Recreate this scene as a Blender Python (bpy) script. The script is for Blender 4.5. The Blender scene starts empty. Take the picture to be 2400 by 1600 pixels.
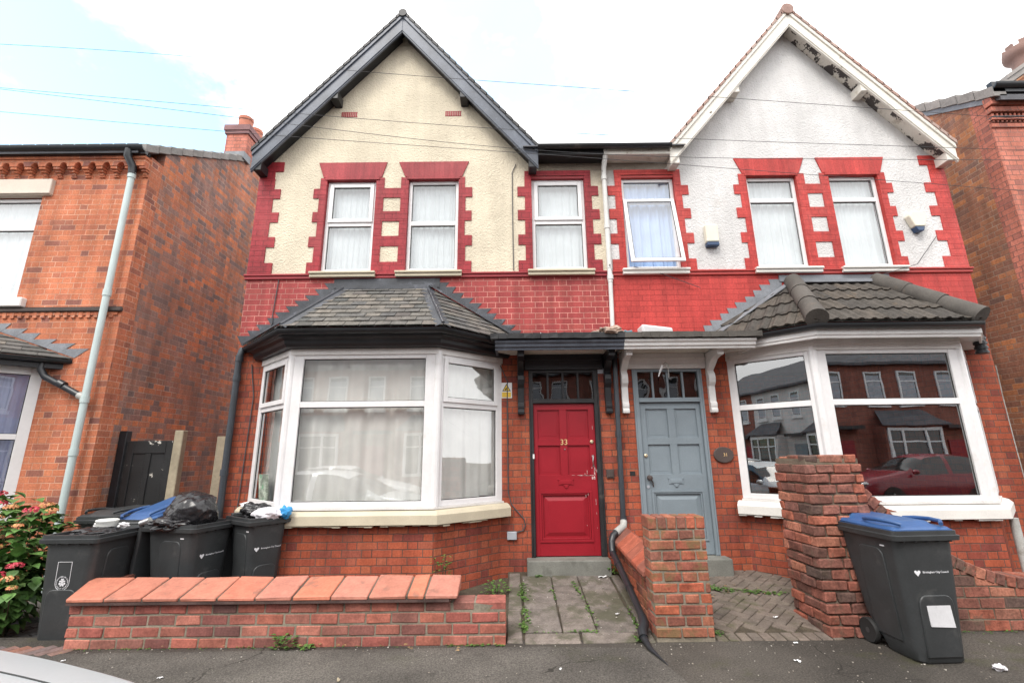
import bpy, bmesh, math, random
from math import radians as R, sin, cos, pi
from mathutils import Vector, Matrix, noise
random.seed(7)
S = bpy.context.scene
COL = S.collection
# ------------------------------------------------------------------ camera
EYE = 1.62
PITCH, ROLL, FPX = R(13.82), R(-0.6), 1085.0
def _ray(x, y):
    c, s = cos(ROLL), sin(ROLL); x, y = c*x - s*y, s*x + c*y
    return Vector((x, cos(PITCH) - y*sin(PITCH), sin(PITCH) + y*cos(PITCH)))
fwd = _ray(0, 0); rgt = _ray(1, 0) - fwd; upv = _ray(0, 1) - fwd
cd = bpy.data.cameras.new('camera'); cam = bpy.data.objects.new('camera', cd); COL.objects.link(cam)
m3 = Matrix((rgt, upv, -fwd)).transposed().to_4x4(); m3.translation = (0, 0, EYE)
cam.matrix_world = m3
cd.sensor_fit = 'HORIZONTAL'; cd.sensor_width = 36.0; cd.lens = 36.0*FPX/2400.0
cd.clip_start = 0.05; cd.clip_end = 2000
S.camera = cam
# ------------------------------------------------------------------ light
SUN_EL, SUN_AZ = R(52), R(-28)      # high sun veiled by cloud, behind the viewer's left shoulder
sd = bpy.data.lights.new('sun', 'SUN'); sd.energy = 1.2; sd.angle = R(25); sd.color = (1.0, 0.95, 0.88)
sun = bpy.data.objects.new('sun', sd); COL.objects.link(sun)
sdir = Vector((sin(SUN_AZ)*cos(SUN_EL), -cos(SUN_AZ)*cos(SUN_EL), sin(SUN_EL)))
sun.rotation_euler = (-sdir).to_track_quat('-Z', 'Y').to_euler()
S.view_settings.view_transform = 'Standard'; S.view_settings.look = 'None'
S.view_settings.exposure = 1.18; S.view_settings.gamma = 1.0; S.view_settings.use_curve_mapping = False
try:
    S.cycles.max_bounces = 8; S.cycles.transparent_max_bounces = 12; S.cycles.caustics_reflective = False
    S.cycles.caustics_refractive = False; S.cycles.use_denoising = True
except Exception: pass
W = bpy.data.worlds.new("World"); S.world = W; W.use_nodes = True
nt = W.node_tree; nt.nodes.clear()
def N(nt, t, **kw):
    n = nt.nodes.new(t)
    for k, v in kw.items():
        if k in n.bl_rna.properties.keys(): setattr(n, k, v)
    return n
def L(nt, a, b): nt.links.new(a, b)
def mth(nt, op, a, b=None, c=None, clamp=False):
    n = nt.nodes.new('ShaderNodeMath'); n.operation = op; n.use_clamp = clamp
    for i, v in enumerate((a, b, c)):
        if v is None: continue
        if isinstance(v, (int, float)): n.inputs[i].default_value = v
        else: nt.links.new(v, n.inputs[i])
    return n.outputs[0]
def mixc(nt, fac, a, b, blend='MIX'):
    n = nt.nodes.new('ShaderNodeMix'); n.data_type = 'RGBA'; n.blend_type = blend
    for i, v in ((0, fac), (6, a), (7, b)):
        if isinstance(v, (int, float)): n.inputs[i].default_value = v
        elif isinstance(v, tuple): n.inputs[i].default_value = (*v[:3], 1)
        else: nt.links.new(v, n.inputs[i])
    return n.outputs[2]
tc = N(nt, 'ShaderNodeTexCoord')
sky = N(nt, 'ShaderNodeTexSky'); sky.sky_type = 'NISHITA'; sky.sun_disc = False
sky.sun_elevation = SUN_EL; sky.sun_rotation = pi - SUN_AZ
sky.air_density = 1.0; sky.dust_density = 2.0; sky.ozone_density = 1.5
bg = N(nt, 'ShaderNodeBackground'); bg.inputs[1].default_value = 0.12
wo = N(nt, 'ShaderNodeOutputWorld'); L(nt, bg.outputs[0], wo.inputs[0])
vm = N(nt, 'ShaderNodeMapping'); vm.inputs['Scale'].default_value = (1, 1, 1.6); L(nt, tc.outputs['Generated'], vm.inputs[0])
nz = N(nt, 'ShaderNodeTexNoise'); nz.inputs['Scale'].default_value = 2.6; nz.inputs['Detail'].default_value = 9; nz.inputs['Roughness'].default_value = .58
L(nt, vm.outputs[0], nz.inputs[0])
def gap(d, c0, c1, amp):
    d = Vector(d).normalized()
    n = N(nt, 'ShaderNodeVectorMath'); n.operation = 'DOT_PRODUCT'; L(nt, tc.outputs['Generated'], n.inputs[0]); n.inputs[1].default_value = d
    v = mth(nt, 'ADD', n.outputs['Value'], mth(nt, 'MULTIPLY', mth(nt, 'SUBTRACT', nz.outputs[0], .5), amp))
    mr = N(nt, 'ShaderNodeMapRange'); mr.interpolation_type = 'SMOOTHSTEP'; L(nt, v, mr.inputs[0])
    mr.inputs[1].default_value = c0; mr.inputs[2].default_value = c1; return mr.outputs[0]
def pxdir(px, py): return _ray((px-1200)/FPX, -(py-800)/FPX)
g1 = gap(pxdir(-200, 330), .925, .965, .30)
g2 = gap(pxdir(1350, 60), .985, 1.04, .6)
g3 = gap((.1, .1, 1), .97, 1.03, .5)
gm = mth(nt, 'MAXIMUM', mth(nt, 'MAXIMUM', g1, mth(nt, 'MULTIPLY', g2, .8)), g3)
skyb = mixc(nt, 1.0, sky.outputs[0], (2.65, 2.95, 2.5), 'MULTIPLY')
cl = N(nt, 'ShaderNodeTexNoise'); cl.inputs['Scale'].default_value = 1.7; cl.inputs['Detail'].default_value = 6; L(nt, vm.outputs[0], cl.inputs[0])
cr = N(nt, 'ShaderNodeMapRange'); L(nt, cl.outputs[0], cr.inputs[0]); cr.inputs[1].default_value = .3; cr.inputs[2].default_value = .7; cr.inputs[3].default_value = 7.0; cr.inputs[4].default_value = 10.5
cc = N(nt, 'ShaderNodeVectorMath'); cc.operation = 'SCALE'; cc.inputs[0].default_value = (1.0, 1.0, 1.0); L(nt, cr.outputs[0], cc.inputs['Scale'])
L(nt, mixc(nt, gm, cc.outputs[0], skyb), bg.inputs[0])

# ------------------------------------------------------------------ mesh builder
def nrm2(v): return v.normalized()
class MB:
    def __init__(s): s.v = []; s.f = []; s.m = []
    def face(s, pts, mi=0):
        b = len(s.v); s.v.extend(Vector(p) for p in pts); s.f.append(list(range(b, b+len(pts)))); s.m.append(mi)
    def hexa(s, p, mi=0):   # p: 4 bottom (ccw seen from above) + 4 top
        b = len(s.v); s.v.extend(Vector(q) for q in p)
        for q in ((3, 2, 1, 0), (4, 5, 6, 7), (0, 1, 5, 4), (1, 2, 6, 5), (2, 3, 7, 6), (3, 0, 4, 7)):
            s.f.append([b+i for i in q]); s.m.append(mi)
    def box(s, x0, x1, y0, y1, z0, z1, mi=0):
        s.hexa([(x0, y0, z0), (x1, y0, z0), (x1, y1, z0), (x0, y1, z0), (x0, y0, z1), (x1, y0, z1), (x1, y1, z1), (x0, y1, z1)], mi)
    def jbox(s, x0, x1, y0, y1, z0, z1, j=.003, mi=0):
        r = lambda: random.uniform(-j, j)
        s.hexa([(x+r(), y+r(), z+r()) for x, y, z in [(x0, y0, z0), (x1, y0, z0), (x1, y1, z0), (x0, y1, z0), (x0, y0, z1), (x1, y0, z1), (x1, y1, z1), (x0, y1, z1)]], mi)
    def fbox(s, O, U, Nv, u0, u1, z0, z1, n0, n1, mi=0):  # box in a wall frame: U along, Nv outward
        O = Vector(O); P = lambda u, n, z: O + U*u + Nv*n + Vector((0, 0, z))
        s.hexa([P(u0, n1, z0), P(u1, n1, z0), P(u1, n0, z0), P(u0, n0, z0), P(u0, n1, z1), P(u1, n1, z1), P(u1, n0, z1), P(u0, n0, z1)], mi)
    def prism(s, poly, vec, mi=0):
        vec = Vector(vec); b = len(s.v); n = len(poly)
        poly = [Vector(p) for p in poly]
        nn = Vector((0, 0, 0))
        for i in range(n):
            a, c = poly[i], poly[(i+1) % n]; nn += Vector(((a.y-c.y)*(a.z+c.z), (a.z-c.z)*(a.x+c.x), (a.x-c.x)*(a.y+c.y)))
        if nn.dot(vec) > 0: poly = poly[::-1]
        s.v.extend(poly); s.v.extend(p+vec for p in poly)
        s.f.append(list(range(b, b+n))); s.m.append(mi)
        s.f.append([b+n+i for i in reversed(range(n))]); s.m.append(mi)
        for i in range(n):
            j = (i+1) % n; s.f.append([b+j, b+i, b+n+i, b+n+j]); s.m.append(mi)
    def rings(s, rs, mi=0, caps=True, closed=True):
        b = len(s.v); n = len(rs[0])
        for r in rs: s.v.extend(Vector(p) for p in r)
        for k in range(len(rs)-1):
            for i in range(n if closed else n-1):
                j = (i+1) % n
                s.f.append([b+k*n+i, b+k*n+j, b+(k+1)*n+j, b+(k+1)*n+i]); s.m.append(mi)
        if caps and closed:
            s.f.append([b+i for i in reversed(range(n))]); s.m.append(mi)
            s.f.append([b+(len(rs)-1)*n+i for i in range(n)]); s.m.append(mi)
    def tube(s, path, r, n=10, mi=0, caps=True):
        path = [Vector(p) for p in path]; rs = []
        rr = r if isinstance(r, (list, tuple)) else [r]*len(path)
        ref = None
        for i, p in enumerate(path):
            a = path[max(i-1, 0)]; c = path[min(i+1, len(path)-1)]
            t = (c-a).normalized()
            if ref is None: ref = t.orthogonal().normalized()
            u = (ref - t*ref.dot(t)).normalized(); w = t.cross(u); ref = u
            k = 1.0
            if 0 < i < len(path)-1:
                d = (path[i]-path[i-1]).normalized().dot((path[i+1]-path[i]).normalized()); k = 1/max(.5, math.sqrt(max(0, (1+d)/2)))
            rs.append([p + (u*cos(2*pi*q/n) + w*sin(2*pi*q/n))*rr[i]*(1 if k == 1 else (1+k)/2) for q in range(n)])
        s.rings(rs, mi, caps)
    def lathe(s, prof, c=(0, 0, 0), n=20, mi=0, axis='z', caps=True):
        c = Vector(c); rs = []
        for r, h in prof:
            ring = []
            for q in range(n):
                a = 2*pi*q/n
                if axis == 'z': ring.append(c+Vector((r*cos(a), r*sin(a), h)))
                elif axis == 'y': ring.append(c+Vector((r*cos(a), h, -r*sin(a))))
                else: ring.append(c+Vector((h, r*cos(a), r*sin(a))))
            rs.append(ring)
        s.rings(rs, mi, caps)
    def sweep(s, path, prof, mi=0, caps=True):
        """path: XY points left to right; prof: closed (outward, z) points; outward is towards the street"""
        P = [Vector((p[0], p[1])) for p in path]; rs = []
        for i, p in enumerate(P):
            ns = []
            for a, c in ((i-1, i), (i, i+1)):
                if a >= 0 and c < len(P):
                    d = (P[c]-P[a]).normalized(); ns.append(Vector((d.y, -d.x)))
            m = ns[0] if len(ns) == 1 else (ns[0]+ns[1]).normalized()
            k = 1.0 if len(ns) == 1 else 1/m.dot(ns[0])
            rs.append([Vector((p.x+m.x*k*o, p.y+m.y*k*o, z)) for o, z in prof])
        s.rings(rs, mi, caps)
    def ico(s, c, r, sub=2, mi=0, fn=None, sc=(1, 1, 1)):
        bm = bmesh.new(); bmesh.ops.create_icosphere(bm, subdivisions=sub, radius=1.0)
        b = len(s.v)
        for v in bm.verts:
            d = v.co.normalized(); k = fn(d) if fn else 1.0
            s.v.append(Vector(c)+Vector((d.x*sc[0], d.y*sc[1], d.z*sc[2]))*r*k)
        for f in bm.faces: s.f.append([b+v.index for v in f.verts]); s.m.append(mi)
        bm.free()
    def add(s, other, M=None, mi=None):
        b = len(s.v); s.v.extend((M @ v if M else v.copy()) for v in other.v)
        s.f.extend([b+i for i in f] for f in other.f); s.m.extend(other.m if mi is None else [mi]*len(other.m))
    def build(s, name, mats, parent=None, world=True, smooth=None, bevel=None, label=None, fix=True, seg=1):
        me = bpy.data.meshes.new(name); me.from_pydata(s.v, [], s.f)
        if not isinstance(mats, (list, tuple)): mats = [mats]
        for m in mats: me.materials.append(m)
        me.polygons.foreach_set('material_index', s.m)
        if fix:
            bm = bmesh.new(); bm.from_mesh(me); bmesh.ops.recalc_face_normals(bm, faces=bm.faces); bm.to_mesh(me); bm.free()
        uv = me.uv_layers.new(name='UVMap'); vs = me.vertices
        for p in me.polygons:
            n = p.normal
            if abs(n.z) > .85: U, V = Vector((1, 0, 0)), Vector((0, 1, 0))
            else:
                h = Vector((-n.y, n.x, 0)).normalized()
                if abs(h.x) > abs(h.y): h = h if h.x > 0 else -h
                elif h.y < 0: h = -h
                U, V = h, Vector((0, 0, 1))
            for li in p.loop_indices:
                co = vs[me.loops[li].vertex_index].co; uv.data[li].uv = (co.dot(U), co.dot(V))
        if smooth is not None:
            me.shade_smooth(); me.set_sharp_from_angle(angle=R(smooth))
        o = bpy.data.objects.new(name, me); COL.objects.link(o)
        if bevel:
            b = o.modifiers.new('bevel', 'BEVEL'); b.width = bevel; b.segments = seg; b.limit_method = 'ANGLE'; b.angle_limit = R(40)
        if parent is not None:
            o.parent = parent
            if world: o.matrix_parent_inverse = WM(parent).inverted()
        if label: o['label'] = label
        return o
def WM(o):
    m = Matrix.LocRotScale(o.location, o.rotation_euler, o.scale)
    if o.parent: m = WM(o.parent) @ o.matrix_parent_inverse @ m
    return m
def thing(name, label, cat, loc=(0, 0, 0), rz=0, group=None):
    o = bpy.data.objects.new(name, None); COL.objects.link(o); o.empty_display_size = .2
    o.location = loc; o.rotation_euler = (0, 0, rz); o['label'] = label; o['category'] = cat
    if group: o['group'] = group
    return o
def tag(o, label, cat, group=None):
    o['label'] = label; o['category'] = cat
    if group: o['group'] = group
    return o
def struct(o, kind='structure'): o['kind'] = kind; return o
def text_mb(txt, size, depth=.001):
    c = bpy.data.curves.new('t', 'FONT'); c.body = txt; c.size = size; c.align_x = 'CENTER'; c.align_y = 'CENTER'; c.extrude = depth; c.resolution_u = 3
    o = bpy.data.objects.new('t', c); COL.objects.link(o); bpy.context.view_layer.update()
    me = bpy.data.meshes.new_from_object(o.evaluated_get(bpy.context.evaluated_depsgraph_get()))
    mb = MB(); mb.v = [v.co.copy() for v in me.vertices]; mb.f = [list(p.vertices) for p in me.polygons]; mb.m = [0]*len(mb.f)
    bpy.data.objects.remove(o); bpy.data.curves.remove(c); bpy.data.meshes.remove(me)
    return mb
FACE = Matrix.Rotation(R(90), 4, 'X')    # text lying in XY -> standing, facing -Y
# ------------------------------------------------------------------ materials
def newmat(name):
    m = bpy.data.materials.new(name); m.use_nodes = True; nt = m.node_tree
    return m, nt, nt.nodes['Principled BSDF']
def objco(nt): return N(nt, 'ShaderNodeTexCoord').outputs['Object']
def noi(nt, co, scale, detail=4, rough=.55):
    n = N(nt, 'ShaderNodeTexNoise'); n.inputs['Scale'].default_value = scale; n.inputs['Detail'].default_value = detail; n.inputs['Roughness'].default_value = rough
    if co is not None: L(nt, co, n.inputs['Vector'])
    return n.outputs['Fac']
def mr(nt, v, a, b, c, d, smooth=True):
    n = N(nt, 'ShaderNodeMapRange'); n.clamp = True
    if smooth: n.interpolation_type = 'SMOOTHSTEP'
    L(nt, v, n.inputs[0])
    for i, x in enumerate((a, b, c, d)): n.inputs[i+1].default_value = x
    return n.outputs[0]
def scalec(nt, col, fac):
    n = N(nt, 'ShaderNodeVectorMath'); n.operation = 'SCALE'
    if isinstance(col, tuple): n.inputs[0].default_value = col[:3]
    else: L(nt, col, n.inputs[0])
    if isinstance(fac, (int, float)): n.inputs['Scale'].default_value = fac
    else: L(nt, fac, n.inputs['Scale'])
    return n.outputs[0]
def runs(nt, co, c, lo=.82, hi=1.14):      # rain streaks: noise drawn out downwards
    mp = N(nt, 'ShaderNodeMapping'); mp.inputs['Scale'].default_value = (7, 7, .55); L(nt, co, mp.inputs[0])
    return scalec(nt, c, mr(nt, noi(nt, mp.outputs[0], 1.0, 5, .65), .32, .68, lo, hi))
def bump(nt, p, h, strength, dist):
    b = N(nt, 'ShaderNodeBump'); b.inputs['Strength'].default_value = strength; b.inputs['Distance'].default_value = dist
    L(nt, h, b.inputs['Height']); L(nt, b.outputs[0], p.inputs['Normal'])
def plain(name, col, rough=.6, var=.12, vs=3.0, fine=60, chips=None, chipc=(.05, .04, .03), bmp=(40, .25, .002), spec=.4, metal=0, stain=None):
    m, nt, p = newmat(name); co = objco(nt)
    c = scalec(nt, col, mr(nt, noi(nt, co, vs, 5), .3, .7, 1-var, 1+var))
    c = scalec(nt, c, mr(nt, noi(nt, co, fine, 2), .3, .7, 1-var*.5, 1+var*.5))
    if stain:   # (scale, threshold, colour, amount)
        c = mixc(nt, mr(nt, noi(nt, co, stain[0], 6, .65), stain[1], stain[1]+.14, 0, stain[3]), c, stain[2])
    if chips:   # (scale, threshold)
        k = mr(nt, noi(nt, co, chips[0], 7, .7), chips[1], chips[1]+.015, 0, 1)
        c = mixc(nt, k, c, chipc)
    L(nt, c, p.inputs['Base Color']); p.inputs['Roughness'].default_value = rough; p.inputs['Metallic'].default_value = metal
    p.inputs['Specular IOR Level'].default_value = spec
    if bmp: bump(nt, p, noi(nt, co, bmp[0], 3), bmp[1], bmp[2])
    return m
def ramp(nt, fac, cols, interp='LINEAR'):
    r = N(nt, 'ShaderNodeValToRGB'); cr = r.color_ramp; cr.interpolation = interp
    n = len(cols)
    while len(cr.elements) < n: cr.elements.new(.5)
    for i, c in enumerate(cols):
        pos, cc = c if len(c) == 2 else (i/(n-1) if interp == 'LINEAR' else i/n, c)
        cr.elements[i].position = pos; cr.elements[i].color = (*cc, 1)
    L(nt, fac, r.inputs[0]); return r.outputs[0]
def brick(name, cols, mortar, ch=.084, st=.232, hd=.116, mw=.009, dirt=.2, dirtc=(.1, .06, .05), mblend=1.0, rough=.85, header=True, soot_shade=None, bstr=.5, efflo=None, swap=False):
    m, nt, p = newmat(name)
    tcn = N(nt, 'ShaderNodeTexCoord'); sp = N(nt, 'ShaderNodeSeparateXYZ'); L(nt, tcn.outputs['UV'], sp.inputs[0])
    co = tcn.outputs['Object']
    w1 = mth(nt, 'MULTIPLY', mth(nt, 'SUBTRACT', noi(nt, co, 9, 3), .5), .012)
    w2 = mth(nt, 'MULTIPLY', mth(nt, 'SUBTRACT', noi(nt, co, 11, 3), .5), .010)
    iu_, iv_ = (1, 0) if swap else (0, 1); u = mth(nt, 'ADD', mth(nt, 'ADD', sp.outputs[iu_], w1), 50.0); v = mth(nt, 'ADD', mth(nt, 'ADD', sp.outputs[iv_], w2), 50.4)
    P = st+hd if header else st
    vr = mth(nt, 'DIVIDE', v, ch); r = mth(nt, 'FLOOR', vr); fv = mth(nt, 'SUBTRACT', vr, r)
    uu = mth(nt, 'ADD', mth(nt, 'DIVIDE', u, P), mth(nt, 'MULTIPLY', mth(nt, 'MODULO', r, 2), .5))
    iu = mth(nt, 'FLOOR', uu); fu = mth(nt, 'SUBTRACT', uu, iu)
    d1 = mth(nt, 'MINIMUM', fu, mth(nt, 'SUBTRACT', 1.0, fu))
    if header:
        s = st/P; d1 = mth(nt, 'MINIMUM', d1, mth(nt, 'ABSOLUTE', mth(nt, 'SUBTRACT', fu, s)))
        bid = mth(nt, 'ADD', mth(nt, 'MULTIPLY', iu, 2), mth(nt, 'GREATER_THAN', fu, s))
    else: bid = iu
    dv = mth(nt, 'MULTIPLY', mth(nt, 'MINIMUM', fv, mth(nt, 'SUBTRACT', 1.0, fv)), ch)
    d = mth(nt, 'MINIMUM', mth(nt, 'MULTIPLY', d1, P), dv)
    mask = mr(nt, d, mw*.3, mw*.75, 1, 0)       # 1 = mortar
    cv = N(nt, 'ShaderNodeCombineXYZ'); L(nt, bid, cv.inputs[0]); L(nt, r, cv.inputs[1])
    wn = N(nt, 'ShaderNodeTexWhiteNoise'); wn.noise_dimensions = '2D'; L(nt, cv.outputs[0], wn.inputs[0])
    c = ramp(nt, wn.outputs['Value'], cols)
    c = scalec(nt, c, mr(nt, noi(nt, co, 45, 4), .25, .75, .82, 1.18))
    c = scalec(nt, c, mr(nt, noi(nt, co, 1.1, 5), .3, .7, .85, 1.12))
    mc = scalec(nt, mortar, mr(nt, noi(nt, co, 3.5, 4), .3, .7, .7, 1.25))
    mk = mask if mblend == 1 else mth(nt, 'MULTIPLY', mask, mth(nt, 'MULTIPLY', mr(nt, noi(nt, co, 2.3, 5), .35, .6, .45, 1), mblend))
    c = mixc(nt, mk, c, mc)
    if dirt: c = mixc(nt, mr(nt, noi(nt, co, .9, 7, .65), .48, .75, 0, dirt), c, dirtc)
    if soot_shade: c = mixc(nt, mr(nt, noi(nt, co, soot_shade[0], 6, .6), soot_shade[1], soot_shade[1]+.12, 0, soot_shade[2]), c, soot_shade[3])
    c = runs(nt, co, c)
    if efflo: c = mixc(nt, mth(nt, 'MULTIPLY', mask, mr(nt, noi(nt, co, 5, 5), .55, .62, 0, 1)), c, efflo)
    L(nt, c, p.inputs['Base Color']); p.inputs['Roughness'].default_value = rough; p.inputs['Specular IOR Level'].default_value = .25
    h = mth(nt, 'ADD', mth(nt, 'MULTIPLY', mask, -1.0), mth(nt, 'MULTIPLY', noi(nt, co, 90, 2), .35))
    bump(nt, p, h, bstr, .006)
    return m
def island(name, cols, rough=.8, var=.15, fine=50, spec=.3, bmp=(60, .4, .003), stain=None, interp='LINEAR'):
    m, nt, p = newmat(name); co = objco(nt)
    g = N(nt, 'ShaderNodeNewGeometry')
    c = ramp(nt, g.outputs['Random Per Island'], cols, interp)
    c = scalec(nt, c, mr(nt, noi(nt, co, fine, 4), .25, .75, 1-var, 1+var))
    c = scalec(nt, c, mr(nt, noi(nt, co, 9, 4), .3, .7, 1-var, 1+var))
    if stain: c = mixc(nt, mr(nt, noi(nt, co, stain[0], 6, .65), stain[1], stain[1]+.12, 0, stain[3]), c, stain[2])
    L(nt, c, p.inputs['Base Color']); p.inputs['Roughness'].default_value = rough; p.inputs['Specular IOR Level'].default_value = spec
    if bmp: bump(nt, p, noi(nt, co, bmp[0], 4), bmp[1], bmp[2])
    return m
def pebble(name, col, grime, gthr, gam):
    m, nt, p = newmat(name); co = objco(nt)
    vo = N(nt, 'ShaderNodeTexVoronoi'); vo.inputs['Scale'].default_value = 52; vo.feature = 'SMOOTH_F1'; L(nt, co, vo.inputs['Vector'])
    n1 = noi(nt, co, 34, 4)
    c = scalec(nt, col, mr(nt, noi(nt, co, 1.6, 6), .3, .7, .9, 1.07))
    c = mixc(nt, mr(nt, noi(nt, co, 1.3, 7, .7), gthr, gthr+.2, 0, gam), c, grime)
    c = mixc(nt, mr(nt, noi(nt, co, 23, 3), .66, .7, 0, .35), c, grime)
    c = runs(nt, co, c, .95, 1.03)
    # soot washed down the render below the leaking gutter between the gables
    sx = N(nt, 'ShaderNodeSeparateXYZ'); L(nt, co, sx.inputs[0])
    ax = mth(nt, 'ABSOLUTE', mth(nt, 'SUBTRACT', sx.outputs[0], 1.43))
    sv = mth(nt, 'SUBTRACT', sx.outputs[2], mth(nt, 'MULTIPLY', mth(nt, 'POWER', mth(nt, 'DIVIDE', ax, 1.05), 4), .55))
    sv = mth(nt, 'ADD', sv, mth(nt, 'MULTIPLY', mth(nt, 'SUBTRACT', noi(nt, co, 3.2, 6, .65), .5), .55))
    c = mixc(nt, mr(nt, sv, 5.55, 6.05, 0, .85), c, (.22, .185, .15))
    L(nt, c, p.inputs['Base Color']); p.inputs['Roughness'].default_value = .9; p.inputs['Specular IOR Level'].default_value = .2
    bump(nt, p, mth(nt, 'ADD', mth(nt, 'MULTIPLY', vo.outputs['Distance'], -.8), n1), .7, .016)
    return m
def glass(name, tint=(1, 1, 1), k=1.8, base=.02, wav=.04):
    m, nt, p = newmat(name); nt.nodes.remove(p); out = nt.nodes['Material Output']
    t = N(nt, 'ShaderNodeBsdfTransparent'); t.inputs[0].default_value = (*tint, 1)
    g = N(nt, 'ShaderNodeBsdfGlossy'); g.inputs['Roughness'].default_value = .0; g.inputs[0].default_value = (1, 1, 1, 1)
    f = N(nt, 'ShaderNodeFresnel'); f.inputs[0].default_value = 1.5
    fac = mth(nt, 'ADD', mth(nt, 'MULTIPLY', f.outputs[0], k), base, clamp=True)
    gb = N(nt, 'ShaderNodeNewGeometry'); fac = mth(nt, 'MULTIPLY', fac, mth(nt, 'SUBTRACT', 1.0, gb.outputs['Backfacing']))   # one reflecting skin per thin pane
    if wav:
        b = N(nt, 'ShaderNodeBump'); b.inputs['Strength'].default_value = wav; b.inputs['Distance'].default_value = .02
        L(nt, noi(nt, objco(nt), 1.6, 2), b.inputs['Height']); L(nt, b.outputs[0], g.inputs['Normal'])
    x = N(nt, 'ShaderNodeMixShader'); L(nt, fac, x.inputs[0]); L(nt, t.outputs[0], x.inputs[1]); L(nt, g.outputs[0], x.inputs[2]); L(nt, x.outputs[0], out.inputs[0])
    return m
def cloth(name, col, trans=.35, see=0.0):
    m, nt, p = newmat(name); out = nt.nodes['Material Output']; nt.nodes.remove(p)
    d = N(nt, 'ShaderNodeBsdfDiffuse'); t = N(nt, 'ShaderNodeBsdfTranslucent'); co = objco(nt)
    c = scalec(nt, col, mr(nt, noi(nt, co, 2.5, 4), .3, .7, .92, 1.06))
    L(nt, c, d.inputs[0]); L(nt, c, t.inputs[0])
    x = N(nt, 'ShaderNodeMixShader'); x.inputs[0].default_value = trans; L(nt, d.outputs[0], x.inputs[1]); L(nt, t.outputs[0], x.inputs[2])
    if see:
        tr = N(nt, 'ShaderNodeBsdfTransparent'); y = N(nt, 'ShaderNodeMixShader'); y.inputs[0].default_value = see
        L(nt, x.outputs[0], y.inputs[1]); L(nt, tr.outputs[0], y.inputs[2]); L(nt, y.outputs[0], out.inputs[0])
    else: L(nt, x.outputs[0], out.inputs[0])
    return m
def leafmat(name, cols):
    m, nt, p = newmat(name); g = N(nt, 'ShaderNodeNewGeometry'); co = objco(nt)
    c = ramp(nt, g.outputs['Random Per Island'], cols); c = scalec(nt, c, mr(nt, noi(nt, co, 35, 3), .3, .7, .8, 1.2))
    L(nt, c, p.inputs['Base Color']); p.inputs['Roughness'].default_value = .5; p.inputs['Specular IOR Level'].default_value = .35
    p.inputs['Subsurface Weight'].default_value = 0.0
    return m
OR = [(.27, .062, .038), (.34, .080, .042), (.38, .092, .046), (.30, .068, .040), (.40, .115, .06), (.20, .052, .042), (.33, .075, .04)]
M = {}
M['brick'] = brick('orange_red_brick', OR, (.115, .075, .06), mblend=1, dirt=.5, dirtc=(.14, .045, .036), mw=.009)
M['band33'] = brick('dark_red_painted_brick', [(.32, .05, .05), (.35, .06, .056), (.29, .045, .046), (.36, .072, .062)], (.54, .24, .20), mw=.008, dirt=.4, dirtc=(.42, .11, .10), rough=.6)
M['quoin33'] = brick('maroon_painted_brick', [(.285, .027, .036), (.31, .03, .038), (.27, .025, .033)], (.13, .016, .02), mw=.008, mblend=.8, dirt=.5, dirtc=(.38, .085, .085), rough=.5)
M['band31'] = brick('bright_red_painted_brick', [(.44, .048, .042), (.48, .054, .046), (.40, .044, .038)], (.30, .026, .025), mw=.008, mblend=.9, dirt=.5, dirtc=(.33, .04, .034), rough=.5)
M['quoin31'] = brick('scarlet_painted_brick', [(.43, .048, .042), (.47, .056, .048), (.39, .042, .037)], (.28, .025, .025), mw=.008, mblend=.8, dirt=.45, dirtc=(.62, .18, .16), rough=.5)
M['lhouse'] = brick('orange_facing_brick', [(.49, .165, .088), (.53, .19, .10), (.46, .15, .08), (.51, .18, .095), (.22, .095, .078), (.49, .165, .09), (.45, .145, .08), (.52, .185, .10), (.47, .16, .085)], (.58, .37, .27), mw=.008, dirt=.25, dirtc=(.25, .08, .05), mblend=.85, ch=.0855)
SIDE = [(.21, .145, .135), (.30, .185, .155), (.38, .185, .135), (.60, .20, .095), (.27, .175, .155), (.66, .22, .10), (.34, .18, .145), (.22, .15, .14), (.58, .19, .095), (.32, .165, .12), (.62, .21, .095)]
M['lside'] = brick('mottled_side_brick', SIDE, (.42, .31, .25), mw=.009, mblend=.9, dirt=.35, dirtc=(.19, .115, .09), ch=.0855, soot_shade=(.5, .52, .4, (.18, .12, .105)))
M['rfront'] = brick('salmon_facing_brick', [(.46, .16, .11), (.52, .19, .14), (.48, .17, .12), (.33, .13, .105)], (.20, .12, .10), mw=.009, dirt=.1, ch=.0855)
M['rside'] = brick('brown_side_brick', [(.26, .125, .085), (.31, .145, .095), (.38, .17, .095), (.24, .12, .085), (.54, .22, .095), (.30, .15, .10), (.34, .15, .09), (.21, .125, .10)], (.33, .25, .19), mw=.010, mblend=.9, dirt=.3, dirtc=(.13, .07, .05), ch=.0855)
M['oppbrick'] = brick('dark_red_terrace_brick', [(.27, .10, .075), (.31, .115, .085), (.24, .095, .075)], (.2, .14, .12))
M['cream'] = pebble('cream_pebbledash', (.65, .58, .455), (.40, .345, .27), .55, .5)
M['white_r'] = pebble('white_pebbledash', (.63, .62, .615), (.40, .36, .32), .58, .5)
M['dirty_r'] = pebble('sooty_grey_pebbledash', (.36, .30, .23), (.18, .16, .13), .45, .7)
M['dirty_w'] = pebble('sooty_white_pebbledash', (.44, .40, .35), (.20, .18, .15), .45, .7)
M['upvc'] = plain('white_plastic', (.74, .73, .735), .35, .04, fine=20, bmp=None, spec=.5, stain=(5, .58, (.56, .53, .50), .5))
M['upvcd'] = plain('dusty_white_plastic', (.70, .68, .66), .4, .08, stain=(7, .6, (.42, .36, .34), .5), bmp=None)
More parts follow.
